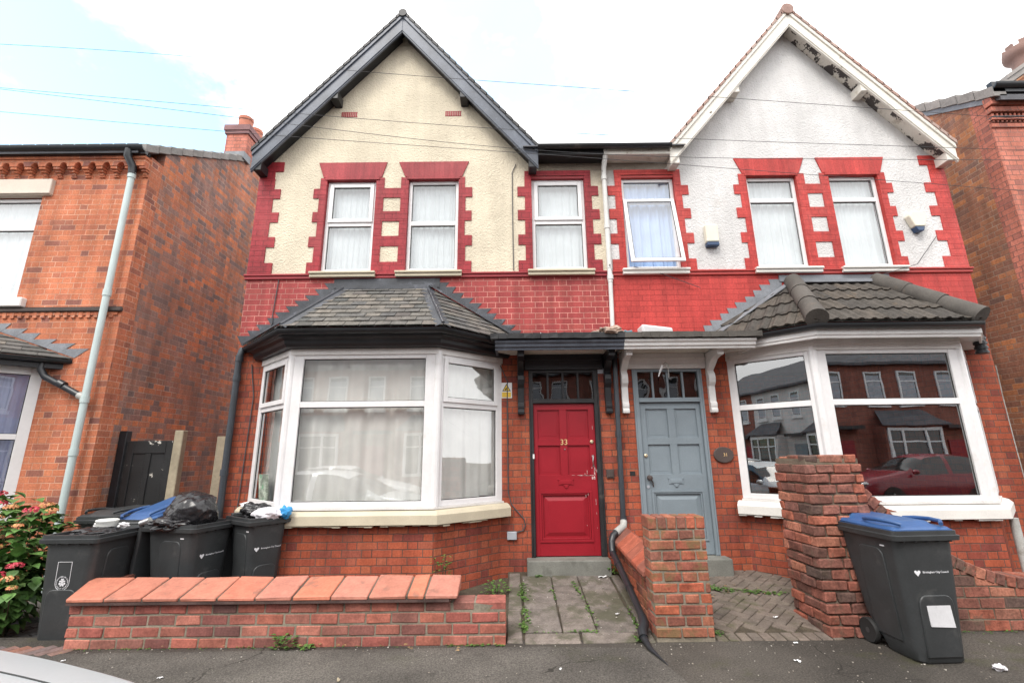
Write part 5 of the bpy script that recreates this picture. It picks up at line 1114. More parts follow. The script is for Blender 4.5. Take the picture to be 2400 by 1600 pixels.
# ------------------------------------------------------------------ wheelie bins
def rrect(x0, x1, y0, y1, r, z, n=5):
    pts = []
    for (cx, cy, a0) in ((x1-r, y1-r, 0), (x0+r, y1-r, pi/2), (x0+r, y0+r, pi), (x1-r, y0+r, 1.5*pi)):
        for i in range(n+1): a = a0+pi/2*i/n; pts.append((cx+r*cos(a), cy+r*sin(a), z))
    return pts
def wheelie(label, loc, rz, w=.58, d=.74, h=.985, lid='open', logo=None, lidm='binb', group='wheelie bins'):
    B = thing('wheelie_bin', label, 'bin', loc, rz, group); hw, hd = w/2, d/2; local = dict(world=False)
    fy = lambda z: -hd+.075-.04*z/h; bx = lambda z: hw-.095+.062*z/h; by = lambda z: hd-.19+.15*z/h
    rs = []
    for z in (.0, .02, .10, .25, .45, .65, .82, h-.05): rs.append(rrect(-bx(z)+(.012 if z == 0 else 0), bx(z)-(.012 if z == 0 else 0), fy(z)+(.012 if z == 0 else 0), by(z)-(.14*(1-z/.25) if z < .25 else 0), .07, z))
    b = MB(); b.rings(rs)
    # raised arched panels on front and sides
    def panel(pf, u0, u1, z0, z1, out):
        pts = [(u0, z0), (u1, z0), (u1, z1-.07)]+[(u1-.06+.06*cos(a), z1-.07+.07*sin(a)) for a in (pi/6, pi/3, pi/2)]+[(u0+.06+.06*cos(a), z1-.07+.07*sin(a)) for a in (pi/2, 2*pi/3, 5*pi/6)]+[(u0, z1-.07)]
        o = out; b.prism([pf(u, z, -.004) for u, z in pts], pf(0, .5, o) if False else (Vector(pf(pts[0][0], pts[0][1], o))-Vector(pf(pts[0][0], pts[0][1], -.004))))
    panel(lambda u, z, o: (u, fy(z)-o, z), -w*.245, w*.245, .05, .50, .012)
    for s in (-1, 1): panel(lambda u, z, o: (s*(bx(z)+o), u, z), -.17, .10, .12, h-.16, .009)
    b.build('body', M['binb'], B, bevel=.008, smooth=35, seg=2, **local)
    b = MB(); z1 = h; o = rrect(-hw, hw, -hd, hd, .045, z1-.072); o2 = rrect(-hw-.004, hw+.004, -hd-.004, hd+.004, .045, z1-.036); o3 = rrect(-hw+.012, hw-.012, -hd+.012, hd-.012, .04, z1-.030); o4 = rrect(-hw+.012, hw-.012, -hd+.012, hd-.012, .04, z1)
    i1 = rrect(-hw+.05, hw-.05, -hd+.05, hd-.05, .04, z1); i2 = rrect(-hw+.06, hw-.06, -hd+.07, hd-.07, .04, z1-.10); i0 = rrect(-bx(h)+.01, bx(h)-.01, fy(h)+.01, by(h)-.01, .05, z1-.073)
    b.rings([i0, o, o2, o3, o4, i1, i2], caps=False); b.rings([i2], caps=False) if False else b.face(i2[::1])
    for k in range(5): xx = -hw*.7+k*hw*.35; b.box(xx-.006, xx+.006, -hd+.01, -hd+.07, h-.085, h-.05)
    b.build('rim', M['binb'], B, smooth=35, **local)
    if lid == 'closed' or lid == 'propped':
        nx, ny = 25, 29; g = []
        for j in range(ny):
            v = j/(ny-1); row = []
            for i in range(nx):
                u = i/(nx-1)*2-1; edge = min(1, (1-abs(u))*9)*min(1, v*14)*min(1, (1-v)*14); z = .022*min(1, edge*2)
                pl = max(0, min(1, (.62-abs(u))*9))*max(0, min(1, (v-.05)*10)); z += .038*pl
                fr = max(0, min(1, (abs(u)-.60)*9))*max(0, min(1, (.97-abs(u))*12))*max(0, 1-abs(v-.26)/.26)**.6; z += .0
                row.append((u*(hw-.03), -hd+.03+v*(d-.04), z+.012*v))
            g.append(row)
        Ml = Matrix.Translation((0, hd, h+.003)) @ Matrix.Translation((0, -2*hd, 0)) @ (Matrix.Translation((0, 0, -.02)) @ Matrix.Rotation(R(13), 4, 'X') @ Matrix.Rotation(R(-6), 4, 'Y') if lid == 'propped' else Matrix.Identity(4)) @ Matrix.Translation((0, hd, 0))
        b = MB(); b.rings(g, caps=False, closed=False)
        b.rings([rrect(-hw+.03, hw-.03, -hd+.03, hd-.01, .02, -.028), rrect(-hw+.03, hw-.03, -hd+.03, hd-.01, .02, .004)])
        for v in b.v: v[:] = Ml @ v
        L_o = b.build('lid', M[lidm], B, smooth=50, **local)
        for s in (-1, 1):
            b = MB(); b.tube([(s*hw*.60, -hd+.045, .045), (s*hw*.74, -hd+.09, .062), (s*hw*.81, -hd+.21, .066), (s*hw*.77, -hd+.34, .06), (s*hw*.64, -hd+.42, .05)], .016, 8)
            for v in b.v: v[:] = Ml @ v
            b.build('lid_grip', M[lidm], L_o, smooth=50, **local)
    else:
        b = MB(); b.rings([rrect(-hw+.02, hw-.02, hd+.035, hd+.06, .01, h-.68), rrect(-hw+.01, hw-.01, hd+.02, hd+.075, .02, h-.4), rrect(-hw+.02, hw-.02, hd+.0, hd+.05, .02, h-.0)]); b.build('lid', M[lidm], B, smooth=50, **local)
    b = MB(); b.tube([(-hw*.7, hd-.02, h-.04), (-hw*.7, hd+.02, h+.01), (hw*.7, hd+.02, h+.01), (hw*.7, hd-.02, h-.04)], .014, 8); b.build('handle', M['binb'], B, smooth=50, **local)
    for s in (-1, 1):
        b = MB(); xc = s*(hw-.075); c = (0, hd-.20, .10)
        b.lathe([(.06, xc-.022), (.093, xc-.025), (.10, xc-.014), (.10, xc+.014), (.093, xc+.025), (.06, xc+.022)], (0, c[1], c[2]), 24, axis='x'); wh = b.build('wheel', M['rubber'], B, smooth=40, **local)
        b = MB(); b.lathe([(.062, xc-.012), (.062, xc+.012)], (0, c[1], c[2]), 20, axis='x'); b.lathe([(.022, xc-.024), (.022, xc+.024)], (0, c[1], c[2]), 14, axis='x')
        for k in range(6): a = k*pi/3; b.box(xc-.018, xc+.018, c[1]+.035*cos(a)-.006, c[1]+.035*cos(a)+.006, c[2]+.035*sin(a)-.006, c[2]+.035*sin(a)+.006)
        b.build('hub', M['hub'], wh, **local)
    if logo == 'council':
        z = .665; y = fy(z)-.002; b = MB(); x0 = -w*.02
        hp = [(0, -.028), (.028, .004), (.026, .018), (.012, .021), (0, .010), (-.012, .021), (-.026, .018), (-.028, .004)]
        b.prism([(x0-.10+p[0]*.9, y, z+p[1]*.9) for p in hp], (0, .006, 0)); b.add(text_mb('Birmingham City Council', .0215, .001), Matrix.Translation((x0+.055, y+.001, z+.004)) @ FACE); b.build('council_print', M['binmark'], B, **local)
        b = MB(); b.box(-bx(.82)-.003, -bx(.82)+.004, -.20, -.155, .845, .856); b.build('serial_print', M['binmark'], B, **local)
    if logo == 'crest':
        z0 = .56; b = MB(); y = fy(.62)-.003; xx = -.012
        sh = [(-.068, .185), (.068, .185), (.068, .02)]+[(.068*cos(a), .0-.068*sin(a)+.02-.02) for a in [pi*i/14 for i in range(0, 15)]]+[(-.068, .02)]
        shi = [(p[0]*.955, .0+(p[1]-.05)*.975+.05) for p in sh]
        n = len(sh)
        for i in range(n):
            j = (i+1) % n; b.prism([(xx+sh[i][0], y, z0+sh[i][1]), (xx+sh[j][0], y, z0+sh[j][1]), (xx+shi[j][0], y, z0+shi[j][1]), (xx+shi[i][0], y, z0+shi[i][1])], (0, .006, 0))
        def arc(txt, r, a0, a1, flip, size):
            m = len(txt)
            for i, c in enumerate(txt):
                if c == ' ': continue
                a = a0+(a1-a0)*i/(m-1); t = text_mb(c, size, .0008)
                b.add(t, Matrix.Translation((xx+r*cos(a), y, z0+r*sin(a))) @ FACE @ Matrix.Rotation((a-pi/2) if not flip else (a+pi/2), 4, 'Z'))
        arc('STRATFORD-ON-AVON', .053, R(170), R(10), False, .0155); arc('DISTRICT COUNCIL', .053, R(192), R(348), True, .0155)
        for s in (-1, 1): b.lathe([(.003, y), (.003, y+.003)], (xx+s*.053, 0, z0), 8, axis='y')
        for (px_, pz_, r_) in ((0, .022, .011), (0, .008, .012), (-.02, .013, .008), (.02, .013, .008), (-.022, -.008, .010), (.022, -.008, .010), (0, -.012, .010), (-.011, -.024, .008), (.011, -.024, .008), (-.008, .032, .006), (.008, .032, .006)):
            b.prism([(xx+px_+r_*cos(q), y, z0+pz_+r_*sin(q)) for q in [2*pi*i/7 for i in range(7)]], (0, .004, 0))
        
        for v in b.v: v.y += fy(v.z)-fy(.62)
        b.build('crest_print', M['binmark'], B, **local)
    return B
def bag(name, label, cat, c, r, sc, mat, seed, sub=4, amp=.22, tail=None):
    rnd = Vector((seed*3.1, seed*1.7, seed*.9))
    def fn(d):
        k = 1.0
        for q, f in ((amp, 1.6), (amp*.45, 4.2), (amp*.22, 9)): k += q*(noise.noise(d*f+rnd)-abs(noise.noise(d*f*1.3-rnd))*.5)
        return k
    b = MB(); b.ico(c, r, sub, 0, fn, sc); 
    if tail: b.tube(tail[0], tail[1], 7)
    return tag(b.build(name, M[mat], None, smooth=70), label, cat)
BA = wheelie('open charcoal bin with round council crest behind the left end of the low wall', (-4.29, 5.13, -.07), 0, logo='crest')
BB = wheelie('closed black lidded bin standing in front of the alley gate', (-4.95, 6.20, -.03), R(-4), lid='closed', logo=None)
BC = wheelie('dark bin with a tilted blue lid between the crest bin and the bagged bin', (-4.27, 5.92, -.03), R(-6), lid='propped', lidm='binlid')
BD = wheelie('overfull charcoal bin carrying a black refuse sack behind the low wall', (-3.53, 5.40, -.03), R(75), w=.58, d=.72, logo='council')
BE = wheelie('small overfull bin with white and blue bags beside the cream bay sill', (-2.90, 5.60, .0), R(54), w=.49, d=.56, logo='council')
BF = wheelie('charcoal bin with blue lid and white label on the pavement at the right', (3.355, 4.42, 0), R(3), lid='closed', lidm='binlid', logo='council')
b = MB(); b.prism([(-.085, -.3545, .275), (.115, -.3545, .265), (.105, -.352, .44), (-.092, -.352, .445)], (0, .006, 0))
for v in b.v: v.y += .028
b.build('paper_label', M['label'], BF, world=False)
bag('refuse_sack', 'bulging black refuse sack piled on the bin behind the low wall', 'bag', (-3.50, 5.33, 1.06), .265, (.98, .85, .82), 'bagk', 1, sub=5, amp=.12)
bag('refuse_sack', 'torn black plastic drooping over the near edge of the sack topped bin', 'bag', (-3.58, 5.12, .955), .16, (1.25, .5, .42), 'bagk', 2, amp=.6)
bag('refuse_sack', 'small crumpled black sack on the bin by the bay sill', 'bag', (-2.96, 5.62, 1.03), .15, (1.05, .8, .62), 'bagk', 3, amp=.4)
bag('carrier_bag', 'white carrier bag lying on the bin by the bay sill', 'bag', (-2.76, 5.48, 1.015), .135, (1.15, .72, .55), 'bagw', 4, amp=.3)
bag('carrier_bag', 'bright blue plastic bag on the right rim of the bin by the bay sill', 'bag', (-2.60, 5.56, 1.02), .085, (.9, .8, .8), 'bagb', 5, amp=.35)
bag('paper_scrap', 'white crumpled paper stuck on the sacks by the bay window', 'litter', (-3.07, 5.62, 1.10), .06, (1.3, .5, .6), 'paper', 6, sub=3, amp=.5)
bag('refuse_sack', 'flat black plastic mound filling the crest bin', 'bag', (-4.27, 5.06, .90), .22, (1.0, 1.0, .28), 'bagk', 7, amp=.35)
b = MB(); b.lathe([(.06, .0), (.085, .005), (.095, .05), (.10, .055), (.10, .065), (.085, .072), (.0, .074)], (-4.25, 5.14, .945), 20); tag(b.build('takeaway_tub', M['polys'], None, smooth=40), 'white plastic tub upside down on the crest bin', 'tub')
for k, (x, y, z, r_) in enumerate(((-4.06, 5.12, .96, .045), (-4.40, 5.22, .955, .04))):
    bag('crumpled_wrapper', ['crumpled white wrapper right of the tub on the crest bin', 'crumpled white wrapper left of the tub on the crest bin'][k], 'litter', (x, y, z), r_, (1.2, 1, .7), 'paper', 11+k, sub=3, amp=.5)
b = MB(); b.lathe([(.033, 0), (.033, .1)], (0, 0, 0), 14)
for v in b.v: v[:] = Matrix.Translation((-3.98, 5.25, .955)) @ Matrix.Rotation(R(70), 4, 'Y') @ v
tag(b.build('drinks_can', M['chrome'], None, smooth=40), 'silver drinks can on the right rim of the crest bin', 'can')
# ------------------------------------------------------------------ plants
def leaf(mb, c, dirv, size, up=None, fold=.25, droop=.2):
    """ovate leaf: two bent halves"""
    d = Vector(dirv).normalized(); up = up or Vector((0, 0, 1)); s = d.cross(up)
    s = s.normalized() if s.length > .01 else Vector((1, 0, 0)); n = s.cross(d)
    w = (0, .30, .42, .36, .18, 0); b = len(mb.v); m = len(w)
    for i in range(m):
        t = i/(m-1); p = Vector(c)+d*size*t-n*size*droop*t*t
        mb.v.append(p+s*size*w[i]+n*size*fold*w[i]); mb.v.append(p); mb.v.append(p-s*size*w[i]+n*size*fold*w[i])
    for i in range(m-1):
        for k in (0, 1):
            q = [b+3*i+k, b+3*i+k+1, b+3*i+k+4, b+3*i+k+3]
            if i == 0: q = [b+1, b+3+k+1, b+3+k] if k == 0 else [b+1, b+3+k+1, b+3+k]
            mb.f.append(q); mb.m.append(0)
rnd = random.Random(3)
HY = thing('hydrangea_bush', 'hydrangea bush with pink and orange flower heads at the left edge', 'shrub', (-5.25, 5.25, -.1))
FL = [(-5.60, 5.35, 1.38, .085, 0), (-5.50, 5.25, 1.27, .11, 0), (-5.27, 5.2, 1.24, .08, 1), (-5.30, 5.1, 1.14, .075, 1), (-5.02, 5.22, 1.20, .10, 0), (-4.93, 5.3, 1.255, .08, 1), (-5.06, 5.33, 1.20, .075, 1), (-4.86, 5.3, 1.19, .075, 1),
      (-4.95, 5.02, 1.06, .06, 1), (-5.05, 4.92, .86, .07, 1), (-4.66, 4.80, .69, .085, 0), (-4.78, 4.74, .60, .105, 0), (-4.63, 4.74, .575, .085, 1), (-4.56, 4.72, .50, .055, 1), (-5.35, 5.0, .55, .07, 1)]
b = MB(); crowns = [((-5.55, 5.45, .80), (.55, .45, .55)), ((-5.10, 5.35, .72), (.36, .38, .48)), ((-5.02, 5.05, .40), (.36, .32, .42)), ((-5.5, 5.1, .35), (.55, .35, .42))]
for c, r in crowns:
    for _ in range(330):
        v = Vector((rnd.gauss(0, 1), rnd.gauss(0, 1), rnd.gauss(0, 1))).normalized(); k = rnd.uniform(.55, 1.05)
        p = Vector((c[0]+v.x*r[0]*k, c[1]+v.y*r[1]*k, c[2]+v.z*r[2]*k))
        if p.z < -.05: continue
        d = Vector((v.x+rnd.uniform(-.6, .6), v.y+rnd.uniform(-.6, .6), v.z*.4+rnd.uniform(-.5, .25)))
        leaf(b, p, d, rnd.uniform(.10, .165), fold=rnd.uniform(.1, .4), droop=rnd.uniform(.05, .4))
for x, y, z, r, k in FL:
    for q in range(6):
        a = q*pi/3+rnd.random(); leaf(b, (x, y, z-.03-rnd.random()*.04), (cos(a), sin(a), rnd.uniform(-.4, .1)), rnd.uniform(.10, .14), droop=.3)
b.build('foliage', M['leaf'], HY, smooth=60, fix=False)
b = MB()
for x, y, z, r, k in FL:
    x0, y0 = -5.25+(x+5.25)*.45, 5.3+(y-5.3)*.3; b.tube([(x0, y0, -.08), ((x0*.4+x*.6), (y0*.4+y*.6), z*.55), (x, y, z-.01)], [.009, .006, .004], 6)
b.build('stems', M['stem'], HY)
for x, y, z, r, k in FL:
    b = MB(); r *= .88
    for _ in range(100):
        v = Vector((rnd.gauss(0, 1), rnd.gauss(0, 1), abs(rnd.gauss(0, 1))*.8)).normalized(); p = Vector((x, y, z))+Vector((v.x*r, v.y*r, v.z*r*.55)); s = r*.16*rnd.uniform(.7, 1.3)
        t = v.orthogonal().normalized(); w = v.cross(t); t, w = t*cos(rnd.random()*6)+w*sin(rnd.random()*6), None; w = v.cross(t)
        b.face([p+t*s, p+w*s*.8+v*s*.3, p-t*s, p-w*s*.8+v*s*.3])
    b.build('flower_head', M['petalo' if k else 'petal'], HY, fix=False)
HY.scale = (.88, .88, .92); HY.location.x -= .10
def weed(label, c, n, r, h, name='weed', seed=0, mat='weed', size=(.025, .05), flower=None):
    rn = random.Random(seed); t = thing(name, label, 'weed' if name == 'weed' else 'plant', c); b = MB(); s = MB()
    for i in range(n):
        a = rn.random()*2*pi; rr = r*math.sqrt(rn.random()); z = rn.random()*h; x, y = c[0]+rr*cos(a), c[1]+rr*sin(a)*.8
        leaf(b, (x, y, c[2]+z), (cos(a)+rn.uniform(-.5, .5), sin(a)+rn.uniform(-.5, .5), rn.uniform(-.1, .9)), rn.uniform(*size), fold=.2, droop=.3)
        if i % 6 == 0: s.tube([(c[0]+rr*.2*cos(a), c[1]+rr*.2*sin(a), c[2]-.01), (x, y, c[2]+z)], .0025, 5)
    b.build('leaves', M[mat], t, fix=False); s.build('stems', M['stem'], t)
    if flower:
        f = MB()
        for i in range(40):
            a = rn.random()*2*pi; rr = r*rn.random(); p = Vector((c[0]+rr*cos(a), c[1]+rr*sin(a), c[2]+h*rn.uniform(.6, 1.05))); f.face([p+Vector((.02, 0, 0)), p+Vector((0, .01, .02)), p-Vector((.02, 0, 0)), p-Vector((0, .01, .02))])
        f.build('blossom', M[flower], t, fix=False)
weed('leafy weed standing against the brick below the bay sill', (-.83, 5.60, .07), 110, .10, .47, seed=1)
weed('bushy tuft at the end of the low wall beside the path', (-.20, 5.75, .09), 90, .16, .13, seed=2)
weed('weed growing out of the pavement at the foot of the front wall', (-2.03, 4.56, .0), 60, .09, .12, seed=3)
weed('small weed behind the left end of the salmon coping', (-4.13, 5.02, .46), 35, .05, .13, seed=4)
weed('green tuft under the open elbow of the black waste pipe', (1.20, 6.28, .17), 40, .09, .10, seed=5)
weed('white flowered plant at the far right edge by the house corner', (6.75, 6.0, .05), 120, .13, 1.0, name='flowering_plant', seed=6, flower='polys')
weed('yellowing weed just right of the foot weed on the pavement', (-1.83, 4.55, .0), 18, .05, .04, seed=7)
# moss, seedlings and clover in the joints: nobody could count them
rn = random.Random(11); b = MB()
def strip(p, q, n, w, zf, size=(.014, .034)):
    for _ in range(n):
        t = rn.random(); x = p[0]+(q[0]-p[0])*t+rn.gauss(0, w); y = p[1]+(q[1]-p[1])*t+rn.gauss(0, w); a = rn.random()*6.3
        leaf(b, (x, y, zf(y)+rn.uniform(0, .012)), (cos(a), sin(a), rn.uniform(.0, .6)), rn.uniform(*size), fold=.2, droop=.3)
strip((.09, 5.95), (.10, 5.45), 110, .022, pz); strip((.10, 5.3), (.12, 4.95), 80, .022, pz); strip((.09, 4.95), (.09, 4.80), 60, .02, pz)
strip((.69, 6.0), (.745, 5.4), 45, .009, pz); strip((.76, 5.35), (.765, 4.85), 30, .008, pz); strip((.42, 5.9), (.44, 5.5), 22, .01, pz); strip((.30, 6.18), (.33, 6.22), 40, .03, pz); strip((.12, 4.79), (1.1, 4.79), 30, .007, pz, (.01, .02)); strip((1.16, 5.3), (1.15, 4.85), 45, .012, pz); strip((.5, 4.79), (.75, 4.79), 40, .006, pz)
strip((1.1, 4.66), (1.13, 4.62), 40, .025, pz); strip((-.6, 4.59), (-.1, 4.59), 60, .012, lambda y: 0)
strip((1.80, 6.12), (2.3, 5.80), 120, .04, hz, (.02, .05)); strip((2.3, 5.78), (2.95, 5.64), 110, .03, hz, (.02, .05)); strip((1.80, 4.78), (1.9, 4.72), 30, .02, hz)
strip((-3.9, 4.58), (-1, 4.585), 110, .01, lambda y: 0, (.01, .022)); strip((-5.2, 5.0), (-4.5, 4.95), 60, .05, lambda y: -.08); strip((3.4, 4.78), (5.5, 4.78), 120, .02, lambda y: 0, (.01, .025)); strip((-.6, 4.86), (-.1, 5.3), 90, .05, lambda y: .05)
struct(b.build('weeds', M['weed'], None, fix=False), 'stuff')
b = MB()
for _ in range(420):
    x, y = rn.uniform(-4.5, 5.5), rn.choice((rn.uniform(3.3, 4.6), rn.uniform(3.3, 4.6), 4.58-abs(rn.gauss(0, .08)))); s = rn.uniform(.0018, .0055)
    b.jbox(x-s, x+s, y-s, y+s, -.002, s*.9, s*.45)
for _ in range(60):
    x, y = rn.uniform(.0, 1.2), rn.uniform(4.65, 6.1); s = rn.uniform(.003, .007); b.jbox(x-s, x+s, y-s, y+s, pz(y), pz(y)+s, s*.4)
struct(b.build('grit', island('pale_grit', [(.3, .27, .23), (.45, .42, .38), (.2, .16, .12)], bmp=None), None), 'stuff')
b = MB()
for _ in range(60):
    a = rn.random()*6.3; x, y = rn.choice(((rn.uniform(1.8, 2.9), rn.uniform(5.55, 5.9)), (rn.uniform(-.5, -.1), rn.uniform(4.9, 5.5)), (rn.uniform(-4, 0), rn.uniform(4.4, 4.58)))); leaf(b, (x, y, (hz(y) if x > 1 else .02)+.012), (cos(a), sin(a), .1), rn.uniform(.02, .045), droop=.1)
struct(b.build('dead_leaves', leafmat('dead_leaf', [(.22, .14, .06), (.30, .2, .1), (.14, .09, .05)]), None, fix=False), 'stuff')
# ------------------------------------------------------------------ litter
def scrap(label, c, s, rz=0, mat='paper', name='paper_scrap'):
    rn_ = random.Random(hash(label) % 999 if False else len(label)); n = 5; g = []
    for j in range(n):
        g.append([(c[0]+((i/(n-1)-.5)*s*cos(rz)-(j/(n-1)-.5)*s*.45*sin(rz)), c[1]+((i/(n-1)-.5)*s*sin(rz)+(j/(n-1)-.5)*s*.45*cos(rz)), c[2]+.006+rn_.uniform(0, s*.25)) for i in range(n)])
    m_ = MB(); m_.rings(g, caps=False, closed=False); tag(m_.build(name, M[mat], None, smooth=60), label, 'litter')
scrap('white paper scrap under the red door step by the pipe', (1.07, 6.13, .165), .10, .1); scrap('small white scrap on the slabs left of the leaning pipe', (1.02, 5.13, .07), .045, .5)
scrap('white cigarette end on the pavement before the low wall', (-2.7, 4.02, 0), .04, .2); scrap('pale curled scrap on the asphalt below the path', (.35, 4.1, 0), .035, 1.2)
scrap('white scrap on the herringbone path near the tall pier', (2.55, 5.05, .05), .05, .4); scrap('pale twig on the asphalt left of the big bin', (2.25, 4.2, 0), .05, 2.4); scrap('white scrap at the edge of the herringbone path', (2.45, 4.56, .0), .04, .1)
scrap('white scrap on asphalt far left beyond the wall end', (-3.75, 4.35, 0), .03, .7); scrap('dry brown leaf on the asphalt beneath the wall', (-1.32, 3.95, 0), .05, 1.9, 'wood', 'dry_leaf')
bag('crumpled_tissue', 'crumpled lilac tissue on the pavement right of the big bin', 'litter', (3.675, 4.02, .022), .04, (1.1, .9, .6), 'bagw', 31, sub=3, amp=.6)
np_ = MB(); np_.hexa([(1.79, 6.12, 3.155), (2.20, 6.10, 3.155), (2.20, 6.36, 3.155), (1.79, 6.36, 3.155), (1.77, 6.08, 3.345), (2.19, 6.06, 3.285), (2.19, 6.34, 3.29), (1.77, 6.34, 3.35)])
tag(np_.build('rolled_newspaper', M['paper'], None, bevel=.03, seg=3, smooth=50), 'rolled white newspaper lying on the white porch canopy', 'newspaper')
bag('plastic_sheet', 'muddy clear plastic sheet slumped over the middle of the porch roofs', 'bag', (1.30, 5.90, 3.17), .17, (1.25, .9, .5), 'bagbr', 41, sub=5, amp=.55)
bag('plastic_sheet', 'flat muddy plastic trailing left along the black porch roof', 'bag', (1.0, 6.05, 3.175), .15, (1.5, .8, .3), 'bagbr', 42, amp=.55)
bag('carrier_bag', 'small white bag lying on the black porch roof', 'bag', (.42, 6.0, 3.17), .085, (1.5, .8, .45), 'bagw', 43, amp=.4)
bag('rag', 'faded teal rag at the joint of the two porch roofs', 'cloth', (1.52, 5.84, 3.13), .07, (1.2, .7, .8), 'teal', 44, amp=.6)
hk = thing('broken_hook', 'white peeling strip and hook hanging over the grey door fanlight', 'hook', (2.08, 6.2, 2.78))
b = MB(); b.tube([(2.10, 6.33, 2.83), (2.10, 6.25, 2.84), (2.12, 6.2, 2.80), (2.115, 6.2, 2.62)], .006, 7); b.build('wire', M['pipegr'], hk)
b = MB(); b.prism([(2.02, 6.2, 2.79), (2.045, 6.2, 2.80), (2.05, 6.2, 2.77), (1.985, 6.2, 2.64), (1.97, 6.2, 2.63)], (0, .006, 0)); b.build('peeling_strip', M['paper'], hk)
# ------------------------------------------------------------------ overhead wires (run along the street)
def wire(label, pts, y=3.0, r=.0019):
    P = []
    for px, py in pts:
        d = _ray((px-1200)/FPX, -(py-800)/FPX); P.append((d.x*y/d.y, y, EYE+d.z*y/d.y))
    # smooth catenary through end points
    a, c = P[0], P[-1]; k = []
    for i in range(41): t = i/40; k.append((a[0]+(c[0]-a[0])*t, y, a[2]+(c[2]-a[2])*t))
    xs = [p[0] for p in P]
    def at(x):
        for i in range(len(P)-1):
            if P[i][0] <= x <= P[i+1][0]: t = (x-P[i][0])/(P[i+1][0]-P[i][0]); return P[i][2]+(P[i+1][2]-P[i][2])*t
        return P[-1][2]
    zs = [at(p[0]) for p in k]
    for _ in range(30): zs = [zs[0]]+[(zs[i-1]+zs[i]*2+zs[i+1])/4 for i in range(1, 40)]+[zs[-1]]
    s = (zs[-1]-zs[-6])/(k[-1][0]-k[-6][0]); s0 = (zs[5]-zs[0])/(k[5][0]-k[0][0])
    path = [(k[0][0]-12, y, zs[0]-12*s0)]+[(p[0], y, z) for p, z in zip(k, zs)]+[(k[-1][0]+12, y, zs[-1]+12*s)]
    m_ = MB(); m_.tube(path, r, 6); tag(m_.build('overhead_wire', M['cable'], None), label, 'wire', 'overhead wires')
wire('topmost overhead wire crossing high on both gables', [(0, 104), (300, 118), (872, 172), (1051, 184), (1669, 227), (2062, 255)])
wire('second overhead wire from the top crossing below the air bricks', [(0, 206), (560, 255), (730, 270), (1149, 303), (1580, 326), (2217, 346)])
wire('third overhead wire that dips most towards the right', [(0, 209), (640, 285), (730, 299), (1194, 353), (1580, 372), (2142, 374)])
wire('lowest overhead wire passing just above the upstairs lintels', [(0, 262), (540, 310), (703, 324), (1203, 356), (2300, 440)], y=3.1)
